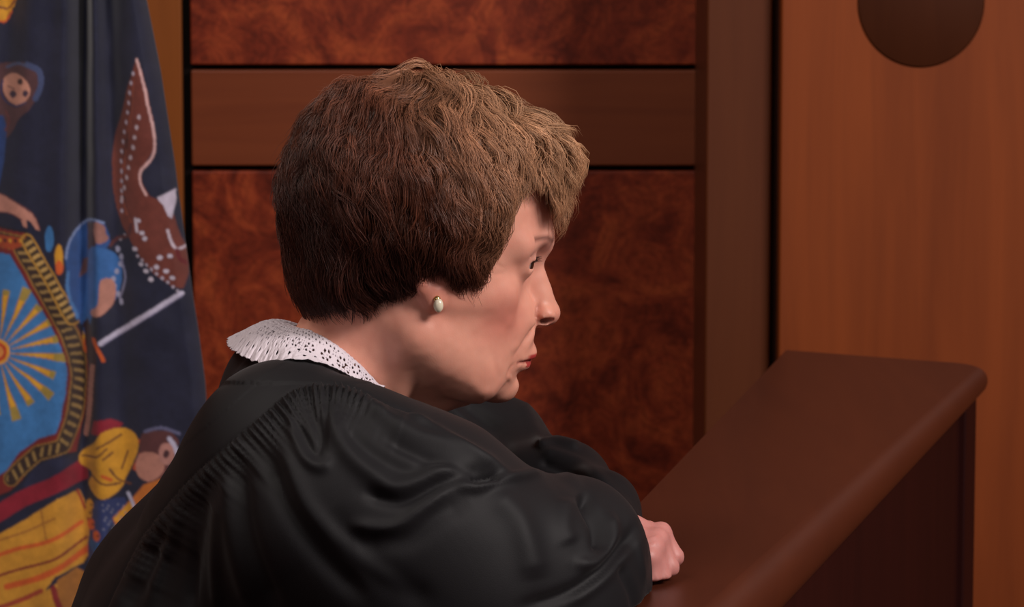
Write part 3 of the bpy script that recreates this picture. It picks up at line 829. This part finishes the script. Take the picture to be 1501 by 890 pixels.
for k in range(K):
    rs, rh = Rs(u), Rh(u); pos0 = HCN + u * rh[:, None]
    t = S_[k]
    hug = np.clip((pos0[:, 2] - zend(pos0[:, 0])) / .040, 0, 1)
    bulky = np.clip(np.maximum((pos0[:, 0] - .062) / .02, (-.055 - pos0[:, 0]) / .02), 0, 1)
    th = (rh - rs) * (.30 + .70 * np.maximum(hug, bulky))
    th = th * (1 + .26 * np.clip(vnoise(pos0[:, 0] + .3 * pos0[:, 2], pos0[:, 1], pos0[:, 2] - .5 * pos0[:, 0], 73, 34), -1, .6))
    lift = np.maximum(1 - (1 - t) ** 2.6, .85 * np.exp(-((1 - u @ WH) / .09)) * (.55 + .45 * t))
    r = rs + .001 + th * lift * dep
    away = unit(u * (u @ WH)[:, None] - WH)
    gz = np.array([0.10, 0, -1.0]); down = unit(gz - u * (u @ gz)[:, None])
    side = np.clip(np.abs(u[:, 1]) * 1.0, 0, 1)
    fr = np.clip((pos0[:, 0] - .02) / .06, 0, 1)
    f = away * (1.0 - .35 * t)[None] .T if False else away * (1.0 - .35 * t)
    f = f + down * (.25 + .75 * t * (0.4 + side))[:, None]
    back = np.clip((-.02 - pos0[:, 0]) / .05, 0, 1) * np.clip((.06 - pos0[:, 2]) / .05, 0, 1)
    f = f + down * back[:, None] * .8
    f = unit(f - u * (f * u).sum(1)[:, None])
    s_ = np.cross(u, f)
    f = unit(f + s_ * (swirl * (1 - .5 * back))[:, None])
    s_ = np.cross(u, f)
    arcl = Lg * t
    wv = wa * np.sin(2 * np.pi * arcl / lam + ph) * min(1, t * 2)
    wr_ = wa * .75 * np.cos(2 * np.pi * arcl / lam + ph) * min(1, t * 2)
    G_[:, k] = HCN + u * (r + wr_)[:, None] + s_ * wv[:, None]
    Tn[:, k] = f; Un[:, k] = u
    u = unit(u + f * (Lg / (K - 1) / r)[:, None])
# children
NS = NG * NC
gi = np.repeat(np.arange(NG), NC)
a1 = r4.normal(size=NS) * .0032; a2 = r4.normal(size=NS) * .0016
St = S_[None, :]
spread = (1.25 - .55 * St) 
Sd = np.cross(Un, Tn)
cs = G_[gi] + Sd[gi] * (a1[:, None] * spread)[..., None] + Un[gi] * (a2[:, None] * spread)[..., None]
# slide children a little along so that tips fray
fz = r4.normal(size=(NS, 3)) * .0019
cs += fz[:, None, :] * (St ** 1.5)[..., None] + (r4.normal(size=(NS, 1, 3)) * .0007) * np.sin(St * 9 + r4.random((NS, 1)) * 6)[..., None]
# cut at the hairline
tipz = zend(cs[:, :, 0]) + (r4.normal(size=(NS, 1)) * .0030) + np.repeat(r4.normal(size=NG) * .0035, NC)[:, None] - np.abs(r4.normal(size=(NS, 1))) * .006 * (cs[:, :, 0] > .08)
bad = cs[:, :, 2] < tipz
first = np.where(bad.any(1), bad.argmax(1), K)
keep = first > 3
cs = cs[keep]; first = first[keep]; gk = gi[keep]; NS = len(cs)
# re-sample each strand to its own length
KO = 11
q = np.linspace(0, 1, KO)[None, :] * (np.minimum(first, K) - 1)[:, None]
i0 = np.clip(np.floor(q).astype(int), 0, K - 2); ff = (q - i0)[..., None]
ar = np.arange(NS)[:, None]
C4 = [cs[ar, np.clip(i0 + o, 0, K - 1)] for o in (-1, 0, 1, 2)]
cs = .5 * (2 * C4[1] + (C4[2] - C4[0]) * ff + (2 * C4[0] - 5 * C4[1] + 4 * C4[2] - C4[3]) * ff ** 2 + (3 * C4[1] - C4[0] - 3 * C4[2] + C4[3]) * ff ** 3)
# push out of the skull
dd = cs - HCN; rr = np.linalg.norm(dd, axis=2); uu_ = dd / rr[..., None]; rmin = Rs(uu_) + .0012
cs = HCN + uu_ * np.maximum(rr, rmin)[..., None]
tg = np.gradient(cs, axis=1); tg = unit(tg); nr = unit(np.cross(tg, uu_)); bn = np.cross(tg, nr)
rad = (.00020 + .00011 * r4.random((NS, 1))) * np.clip(1.25 - np.linspace(0, 1, KO)[None] ** 3 * 1.05, .2, 1)
M3 = 3
V = np.zeros((NS, KO, M3, 3))
for m_ in range(M3):
    a = 2 * np.pi * m_ / M3; V[:, :, m_] = cs + (nr * math.cos(a) + bn * math.sin(a)) * rad[..., None]
idx = np.arange(NS * KO * M3).reshape(NS, KO, M3)
Fs = np.stack([idx[:, :-1, :], np.roll(idx, -1, 2)[:, :-1, :], np.roll(idx, -1, 2)[:, 1:, :], idx[:, 1:, :]], -1).reshape(-1, 4)
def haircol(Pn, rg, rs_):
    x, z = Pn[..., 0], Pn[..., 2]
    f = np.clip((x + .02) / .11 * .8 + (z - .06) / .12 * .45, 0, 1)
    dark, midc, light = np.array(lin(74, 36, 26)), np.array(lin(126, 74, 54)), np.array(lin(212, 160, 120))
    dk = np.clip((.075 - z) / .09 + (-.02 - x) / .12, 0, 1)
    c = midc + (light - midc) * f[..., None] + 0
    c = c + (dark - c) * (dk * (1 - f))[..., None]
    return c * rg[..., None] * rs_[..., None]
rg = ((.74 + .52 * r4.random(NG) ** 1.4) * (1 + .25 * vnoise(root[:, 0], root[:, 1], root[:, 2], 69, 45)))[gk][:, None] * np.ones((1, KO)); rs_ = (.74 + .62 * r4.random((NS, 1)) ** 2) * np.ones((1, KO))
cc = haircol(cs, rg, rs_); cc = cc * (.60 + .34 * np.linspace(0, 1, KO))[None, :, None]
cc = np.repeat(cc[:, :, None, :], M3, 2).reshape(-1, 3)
V = V.reshape(-1, 3)
# the dense under-layer
nu_, nv_ = 220, 220
th_ = np.linspace(0, np.pi, nu_); fi_ = np.linspace(0, 2 * np.pi, nv_, endpoint=False)
Uc = np.stack([np.sin(th_)[:, None] * np.cos(fi_), np.sin(th_)[:, None] * np.sin(fi_), np.cos(th_)[:, None] + 0 * fi_], -1)
rs0, rh0 = Rs(Uc), Rh(Uc); pp = HCN + Uc * rh0[..., None]
hug = np.clip((pp[..., 2] - zend(pp[..., 0]) - .004) / .035, 0, 1)
tk = (rh0 - rs0) * .70 * hug ** .6
nz = vnoise(pp[..., 0], pp[..., 1], pp[..., 2], 71, 70)
Vc = HCN + Uc * (rs0 + tk * (1 + .12 * nz) - .002 * (hug <= 0))[..., None]
idc = np.arange(nu_ * nv_).reshape(nu_, nv_)
Fcq = np.stack([idc[:-1], idc[1:], np.roll(idc, -1, 1)[1:], np.roll(idc, -1, 1)[:-1]], -1)
sk_ = HCN + Uc * rs0[..., None]; hug = np.where((pp[..., 0] > .05) & (sk_[..., 2] < zroot(sk_[..., 0]) + .002), 0, hug)
kp = (hug > 0)[:-1] & (hug > 0)[1:]
Fcq = Fcq[kp].reshape(-1, 4)
used, inv = np.unique(Fcq, return_inverse=True)
Vcap = Vc.reshape(-1, 3)[used]; Fcap = inv.reshape(-1, 4)
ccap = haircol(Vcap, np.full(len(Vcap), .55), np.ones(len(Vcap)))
Vall = np.concatenate([V, Vcap]) @ HR.T + HO
Fall = np.concatenate([Fs, Fcap + len(V)])
th = vcol('hair', rough=0.42, spec=0.35)
M_hair = th.m
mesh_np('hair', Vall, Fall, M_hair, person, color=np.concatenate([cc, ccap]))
print('hair strands', NS, time.time() - T0)
# ------------------------------------------------------------------ flag
YFL = 3.92
xs_ = np.concatenate([np.arange(-240, -10, 4.0), np.arange(-10, 330, 1.25)]); ys_ = np.concatenate([np.arange(-260, -10, 8.0), np.arange(-10, 910, 1.4), np.arange(912, 1300, 10.)])
def edge_x(y): return np.interp(y, [-260, 0, 110, 240, 350, 440, 500, 560, 640, 760, 1300], [185, 212, 234, 254, 269, 282, 291, 299, 305, 312, 330])
a_ = (xs_ - xs_[0]) / (xs_[-1] - xs_[0])
PX = xs_[0] + a_[None, :] * (edge_x(ys_)[:, None] - xs_[0]); PY = ys_[:, None] + 0 * PX
sh = PX.shape
X, Y = PX.ravel(), PY.ravel()
jx = vnoise(X, Y, X * 0, 81, 1 / 22.) * 1.2; X = X + jx; 
C = np.tile(np.array(lin(28, 30, 52)), (len(X), 1))
def fill(pts, c, curve=False):
    if curve: pts = catmull(pts, 6, True)
    C[inside(X, Y, pts)] = lin(*c)
def line(pts, w, c, curve=True):
    d, t, _ = seg_dist(X, Y, catmull(pts, 6) if curve else pts); C[d < w / 2] = lin(*c)
def dot(x, y, r, c, ry=None): C[((X - x) / r) ** 2 + ((Y - y) / (ry or r)) ** 2 < 1] = lin(*c)
YEL, ORG, RED, CRIM, SKIN, BRN, SKY, MID, WHT, DRK = (196, 140, 40), (190, 84, 36), (150, 40, 34), (130, 26, 44), (176, 122, 108), (104, 50, 42), (56, 112, 170), (38, 76, 130), (190, 180, 196), (28, 24, 36)
# top left corner emblem
fill([(-30, -20), (26, -20), (18, 10), (8, 24), (3, 36), (-10, 30), (-30, 30)], YEL); line([(-10, 30), (4, 33), (14, 18)], 3, ORG); line([(-8, 10), (8, 14), (18, 2)], 3, BRN)
# left standing figure: head, tresses, dress, arm
fill([(-24, 110), (-6, 96), (20, 92), (44, 92), (60, 104), (62, 122), (55, 142), (44, 160), (30, 172), (18, 192), (4, 204), (-14, 190), (-24, 160)], (78, 50, 54), True)
line([(40, 95), (58, 104), (61, 124), (52, 144)], 9, (62, 72, 108)); line([(8, 100), (24, 94), (40, 96)], 4, (70, 78, 110))
fill([(4, 116), (20, 108), (38, 118), (44, 134), (38, 148), (22, 154), (8, 146), (2, 132)], (186, 132, 114), True)
dot(18, 139, 5.5, (60, 44, 62)); dot(37, 137, 4.0, (60, 44, 62), 5); dot(29, 120, 4.5, (64, 40, 40)); line([(10, 128), (20, 131)], 2, (96, 60, 58))
line([(2, 120), (-1, 136), (6, 150), (22, 156), (38, 150)], 2.5, (36, 44, 88)); 
fill([(-30, 168), (2, 172), (8, 188), (4, 240), (-6, 284), (-30, 290)], (36, 60, 112)); line([(6, 165), (12, 178), (6, 192)], 4, (96, 50, 52))
fill([(-30, 282), (0, 286), (24, 298), (46, 312), (54, 324), (58, 338), (52, 336), (44, 324), (38, 322), (40, 334), (34, 332), (30, 320), (12, 312), (-8, 312), (-30, 308)], SKIN)
line([(-30, 282), (0, 286), (26, 298), (48, 313), (58, 337)], 1.6, (96, 56, 60)); line([(-10, 313), (14, 313), (32, 322)], 1.6, (96, 56, 60))
# shield: field, sun, rope border
out = [(-40, 330), (0, 334), (38, 340), (50, 364), (70, 402), (92, 440), (110, 476), (124, 512), (130, 546), (128, 590), (118, 628), (112, 668), (80, 664), (52, 680), (34, 704), (14, 722), (-40, 742)]
inn_ = [(-40, 366), (0, 370), (16, 372), (34, 402), (56, 440), (76, 478), (92, 508), (100, 540), (98, 580), (90, 616), (84, 636), (58, 644), (30, 664), (12, 690), (-6, 702), (-40, 712)]
fill(out, (112, 34, 32)); fill(inn_, SKY)
line(out, 3.5, DRK, False); line(inn_, 3, (96, 28, 34), False)
mid_ = [((a + c) / 2, (b + d) / 2) for (a, b), (c, d) in zip([(-40, 330), (0, 334), (38, 340), (50, 364), (70, 402), (92, 440), (110, 476), (124, 512), (130, 546), (128, 590), (118, 628), (112, 668), (80, 664), (52, 680), (34, 704), (14, 722)],
                                                    [(-40, 366), (0, 370), (16, 372), (34, 402), (56, 440), (76, 478), (92, 508), (100, 540), (98, 580), (90, 616), (84, 636), (74, 640), (30, 664), (12, 690), (-2, 700), (-20, 705)])]
mid_ = mid_[:-1]
d, t, sd = seg_dist(X, Y, mid_)
Lm = np.sum(np.linalg.norm(np.diff(np.array(mid_), axis=0), axis=1))
band = d < 9.5; C[band] = lin(50, 34, 30)
kk = ((t * Lm / 13.0 + sd * d * .035) % 1); C[(d < 7) & (kk > .30) & (kk < .66)] = lin(140, 112, 66)
C[(d < 11.5) & (d > 9.5)] = lin(140, 104, 50)
fill([(-10, 344), (30, 348), (34, 360), (20, 366), (-10, 362)], (150, 62, 34)); 
for q in range(5): dot(-2 + q * 8, 353, 2.6, (60, 24, 26) if q % 2 else YEL)
fill([(40, 345), (78, 405), (104, 455), (112, 472), (104, 478), (80, 436), (44, 372), (36, 352)], (60, 44, 30)); d, t, sd = seg_dist(X, Y, [(40, 352), (76, 412), (106, 470)])
kk = (t * 12) % 1; C[(d < 6) & (kk > .25) & (kk < .7)] = lin(182, 146, 84); C[(d > 7) & (d < 9.5) & (X > 20) & (Y > 340)] = lin(176, 130, 52)
# sun
sx_, sy_ = -4, 516
rr_ = np.hypot(X - sx_, Y - sy_); an = np.degrees(np.arctan2(Y - sy_, X - sx_))
fan = ((an + 4) / 17.2) % 1; L_ = 92 + 0 * rr_
wdr = .10 + .13 * np.clip((rr_ - 22) / 70, 0, 1)
ray_ = (np.abs(fan - .5) < wdr) & (rr_ > 20) & (rr_ < 104 - 12 * (np.floor((an + 4) / 17.2) % 2)) & inside(X, Y, inn_)
C[ray_] = lin(206, 152, 48); C[ray_ & (np.abs(fan - .5) > wdr - .07)] = lin(160, 112, 44); C[ray_ & (rr_ > 84)] = lin(150, 128, 62)
C[rr_ < 19] = lin(214, 150, 52); C[rr_ < 14] = lin(178, 56, 34); C[rr_ < 9] = lin(214, 140, 70)
# tassels beside the shield
dot(72, 350, 7, SKY, 19); dot(87, 378, 6, YEL, 20); dot(87, 392, 5.5, ORG, 11); dot(109, 440, 5, YEL, 18); dot(109, 450, 4, ORG, 10); dot(123, 500, 5, YEL, 22); dot(123, 510, 4, ORG, 12)
# seated small figure in blue with a mirrored arc
fill([(96, 372), (104, 346), (122, 326), (146, 326), (156, 340), (160, 356), (150, 372), (140, 380), (130, 400), (124, 440), (118, 480), (108, 460), (100, 420)], (40, 78, 138), True)
line([(97, 380), (101, 356), (114, 334), (132, 324), (150, 328)], 3, (128, 146, 190)); line([(99, 400), (100, 430), (110, 470)], 4, (74, 122, 180))
fill([(124, 330), (136, 326), (140, 350), (138, 370), (126, 368)], (70, 44, 50)); fill([(136, 328), (150, 332), (154, 344), (158, 352), (150, 358), (138, 356)], (150, 104, 96), True)
fill([(118, 384), (128, 380), (124, 404), (112, 412)], (106, 72, 74)); fill([(130, 368), (150, 366), (168, 376), (176, 394), (176, 420), (164, 446), (150, 440), (132, 470), (124, 500), (118, 480), (122, 430)], (52, 100, 162), True)
for q in range(8): dot(170 + 6 * math.sin(q * 1.1) , 368 + q * 11, 3.4, (150, 150, 176), 4.5)
line([(176, 384), (182, 410), (174, 440)], 3, (120, 120, 150))
fill([(146, 414), (162, 412), (168, 428), (164, 448), (148, 464), (134, 466), (132, 458), (142, 448)], SKIN, True)
fill([(118, 478), (126, 470), (140, 520), (138, 590), (132, 640), (122, 642), (126, 590), (128, 540)], (56, 34, 42)); line([(134, 540), (130, 590), (124, 640)], 8, (160, 110, 100)); line([(136, 500), (150, 530)], 6, ORG)
# eagle
fill([(199, 86), (208, 104), (218, 144), (226, 186), (226, 214), (216, 236), (206, 250), (208, 268), (220, 288), (240, 296), (256, 318), (264, 350), (272, 364), (276, 400), (268, 424), (250, 420), (226, 402), (206, 380), (192, 358), (180, 336), (168, 306), (162, 270), (162, 236), (166, 200), (176, 166), (188, 124)], BRN)
for q in range(5):
    line([(196 - q * 3, 118 + q * 26), (190 - q * 4, 190 + q * 20), (176 + q * 2, 262 + q * 12), (184 + q * 4, 316 + q * 6)], 1.8, (70, 34, 36) if q % 2 else (136, 66, 48))
line([(200, 88), (209, 118), (218, 160), (226, 204), (222, 232), (206, 252), (205, 268), (214, 286)], 4.2, (200, 160, 160))
for q in range(15): dot(194 - q * 2.1 + (q > 9) * (q - 9) * 2.4, 108 + q * 14.5, 2.0, (180, 168, 186), 3.2)
for q in range(9): dot(204 - q * 3.4, 172 + q * 15, 2.6, (176, 160, 170), 3.4)
fill([(230, 290), (244, 284), (257, 278), (258, 296), (252, 322), (246, 316), (240, 302)], (186, 176, 196))
line([(246, 338), (250, 354), (258, 366), (272, 362)], 4, (190, 176, 190)); line([(258, 368), (262, 380), (272, 388)], 6, (96, 26, 32))
for x, y in [(202, 324), (208, 342), (212, 350), (196, 366), (206, 388), (214, 398), (222, 410), (234, 378), (244, 398), (248, 376), (230, 392), (252, 408), (182, 348), (172, 352)]: dot(x, y, 4, (186, 178, 196), 3.2)
line([(192, 330), (186, 346), (170, 352), (160, 362)], 5, (80, 40, 42)); line([(198, 322), (200, 340)], 4, WHT)
for q in range(9): dot(200 + q * 7.5, 376 + q * 6.4, 2.4, (168, 158, 176))
# sword
line([(147, 505), (266, 431)], 8, (186, 180, 204), False); line([(150, 508), (268, 434)], 1.6, (120, 116, 150), False)
# scroll and drapery under the shield
fill([(34, 712), (50, 688), (74, 672), (100, 672), (112, 684), (80, 700), (40, 716)], (34, 36, 62))
fill([(-40, 762), (20, 724), (70, 702), (112, 680), (126, 680), (128, 706), (90, 720), (40, 742), (-40, 788)], CRIM)
fill([(-40, 792), (0, 782), (40, 760), (84, 732), (112, 722), (122, 740), (136, 800), (120, 830), (80, 846), (40, 900), (-40, 920)], (190, 134, 44))
for pts, w_, c_ in [([(-30, 826), (20, 806), (70, 794), (118, 770)], 6, ORG), ([(-20, 850), (30, 834), (80, 820), (124, 792)], 4, (120, 44, 34)), ([(10, 860), (60, 846), (110, 820), (136, 798)], 9, ORG),
                    ([(-30, 800), (30, 782), (80, 760)], 3, (150, 96, 40)), ([(60, 748), (68, 790)], 3, (160, 106, 40)), ([(110, 724), (126, 760), (134, 800)], 4, (140, 50, 34)), ([(-40, 900), (20, 884), (60, 866)], 7, (150, 60, 40))]: line(pts, w_, c_)
fill([(-40, 905), (40, 884), (90, 850), (84, 930), (-40, 1000)], (182, 128, 44)); fill([(84, 850), (110, 836), (126, 846), (120, 930), (80, 930)], (150, 96, 40)); line([(78, 862), (90, 900), (92, 930)], 9, (122, 36, 36))
# lower right figure
fill([(132, 640), (136, 620), (160, 616), (178, 624), (168, 640)], CRIM)
fill([(116, 668), (136, 652), (150, 636), (176, 630), (196, 638), (202, 656), (196, 678), (184, 700), (176, 718), (158, 732), (142, 732), (128, 714), (134, 696), (116, 684)], YEL, True)
for pts in ([(140, 660), (160, 650), (176, 640)], [(160, 690), (172, 706), (190, 712)], [(150, 676), (164, 666)], [(176, 690), (186, 664)], [(134, 700), (150, 712), (174, 712)], [(118, 672), (140, 672), (156, 660)]): line(pts, 3, (96, 56, 36))
line([(150, 700), (162, 706)], 5, ORG); line([(196, 690), (206, 666), (204, 648)], 5, (170, 70, 40))
fill([(206, 640), (226, 632), (250, 634), (262, 650), (250, 668), (244, 700), (224, 706), (214, 690), (204, 668)], (86, 48, 50), True)
fill([(204, 668), (222, 664), (238, 674), (240, 692), (222, 706), (206, 704), (198, 690)], SKIN, True)
fill([(232, 660), (240, 650), (252, 654), (256, 672), (248, 682), (236, 678)], (170, 120, 112), True); dot(243, 666, 4.5, (66, 38, 44), 6)
line([(248, 644), (256, 656), (262, 674)], 7, (176, 172, 196)); line([(212, 634), (236, 628), (262, 636)], 5, (92, 92, 124))
fill([(138, 736), (180, 732), (186, 744), (160, 776), (150, 800), (138, 830), (128, 850), (126, 800)], (42, 52, 96)); line([(136, 800), (150, 830), (140, 870), (130, 930)], 16, (36, 78, 130))
fill([(164, 762), (186, 740), (210, 712), (236, 702), (250, 716), (216, 752), (190, 772), (172, 782)], (182, 104, 40)); line([(172, 778), (200, 756), (240, 712)], 5, (160, 50, 36)); line([(170, 764), (190, 744)], 8, YEL)
line([(186, 726), (206, 764)], 5, (170, 170, 196), False); line([(150, 812), (180, 790), (220, 760)], 7, (120, 30, 40)); line([(164, 806), (180, 786)], 9, SKIN); line([(120, 930), (136, 870), (160, 830), (220, 790)], 12, (116, 24, 36))
for x, y in [(128, 756), (132, 772), (140, 788), (130, 744)]: dot(x, y, 6, ORG if y % 3 else YEL, 8); dot(x + 3, y, 2, (60, 30, 36))
for q in range(24): dot(150 + (q * 37) % 34, 742 + (q * 23) % 40, 1.4, (120, 122, 140))
C *= (1 + .10 * vnoise(X, Y, X * 0, 91, 1 / 9.) + .08 * vnoise(X, Y, X * 0, 92, 1 / 3.5))[:, None]; C = np.maximum(C, .002)
# soften the print edges a little
Cg = C.reshape(*sh, 3)
for _ in range(2):
    Cg[1:-1, 1:-1] = .4 * Cg[1:-1, 1:-1] + .15 * (Cg[:-2, 1:-1] + Cg[2:, 1:-1] + Cg[1:-1, :-2] + Cg[1:-1, 2:])
# cloth hangs in soft vertical folds
fan_ = 1 + (PY - 300) / 1400.
q = (PX - 118) / fan_
dep_ = .050 * np.exp(-(q / 17) ** 2) + .012 * np.exp(-((q - 44) / 18) ** 2) - .006 * np.cos(q / 15.0) - .010 * np.cos(q / 33.0 + .8)
dep_ *= np.interp(PY, [-260, 0, 350, 900], [1.25, 1.15, .65, .45])
dep_ += .016 * np.clip((PX - edge_x(PY) + 22) / 22, 0, 1) ** 2 + .0015 * vnoise(PX, PY, PX * 0, 83, 1 / 40.)
Vf = np.zeros((*sh, 3)); r_u = (PX - 750.5) / F; r_v = (445 - PY) / F
ry_ = CP + r_v * SP; tt_ = YFL / ry_
Vf[..., 0] = r_u * tt_; Vf[..., 1] = YFL + dep_; Vf[..., 2] = HC + (-SP + r_v * CP) * tt_
idx = np.arange(sh[0] * sh[1]).reshape(sh)
Ff = np.stack([idx[:-1, :-1], idx[1:, :-1], idx[1:, 1:], idx[:-1, 1:]], -1).reshape(-1, 4)
pole_x = float(P(-232, 445, YFL)[0])
flag = empty('flag', (pole_x, YFL, 0))
tag(flag, 'dark blue state flag with coat of arms, eagle and yellow sun, hanging behind the person', 'flag')
tf = vcol('flag cloth', rough=0.7, spec=0.25, Sheen_Weight=0.3)
wv = tf.n('ShaderNodeTexNoise', i_Scale=700.0, i_Detail=2.0); tf.l(tf.coords(), wv.inputs['Vector'])
bf = tf.n('ShaderNodeBump', i_Strength=0.1, i_Distance=0.0005); tf.l(wv.outputs[0], bf.inputs['Height']); tf.l(bf.outputs[0], tf.b.inputs['Normal'])
cloth = mesh_np('flag_cloth', Vf.reshape(-1, 3), Ff, tf.m, flag, color=Cg.reshape(-1, 3))
m = cloth.modifiers.new('thick', 'SOLIDIFY'); m.thickness = .0008; m.offset = -1
M_pole = plain('brass pole', lin(170, 130, 60), .3, .6, Metallic=.9)
def lathe(name, c, prof, mat, parent, n=40):
    V = []; Fc = []
    for r, z in prof:
        for i in range(n):
            a = 2 * math.pi * i / n; V.append((c[0] + r * math.cos(a), c[1] + r * math.sin(a), z))
    for j in range(len(prof) - 1):
        for i in range(n): Fc.append((j * n + i, j * n + (i + 1) % n, (j + 1) * n + (i + 1) % n, (j + 1) * n + i))
    return mesh_py(name, V, Fc, mat, parent, smooth=True)
lathe('pole', (pole_x, YFL), [(0, .01), (.0125, .01), (.0125, 2.2), (.022, 2.21), (.03, 2.24), (.018, 2.28), (.0, 2.33)], M_pole, flag)
lathe('pole_base', (pole_x, YFL), [(0, 0), (.15, 0), (.15, .02), (.12, .04), (.04, .06), (.025, .10), (.013, .11)], M_pole, flag)
# ------------------------------------------------------------------ light
def area(name, loc, aim, size, power, color=(1, 1, 1), sy=None):
    l = bpy.data.lights.new(name, 'AREA'); o = bpy.data.objects.new(name, l); COL.objects.link(o)
    l.energy = power; l.color = color; l.size = size
    if sy: l.shape = 'RECTANGLE'; l.size_y = sy
    o.location = loc
    o.rotation_euler = (Vector(aim) - Vector(loc)).to_track_quat('-Z', 'Y').to_euler()
    return o
area('key_light', (1.9, 1.7, 2.6), (-.05, 3.0, 1.0), .8, 82, (1, .90, .86))
area('soft_fill', (-1.2, .3, 2.3), (-.05, 3.0, 1.0), 1.4, 9.5, (1, .88, .86))
area('wall_light', (-.9, 2.6, 2.9), (-.3, 4.6, 1.0), 1.0, 26, (1, .9, .82))
wd_ = bpy.data.worlds.new('world'); SC.world = wd_; wd_.use_nodes = True
wd_.node_tree.nodes['Background'].inputs[0].default_value = (.9, .75, .72, 1); wd_.node_tree.nodes['Background'].inputs[1].default_value = .10
vs = SC.view_settings; vs.view_transform = 'Standard'; vs.look = 'None'; vs.exposure = 0; vs.gamma = 1; vs.use_curve_mapping = False
SC.cycles.use_denoising = True
print('script seconds', time.time() - T0)
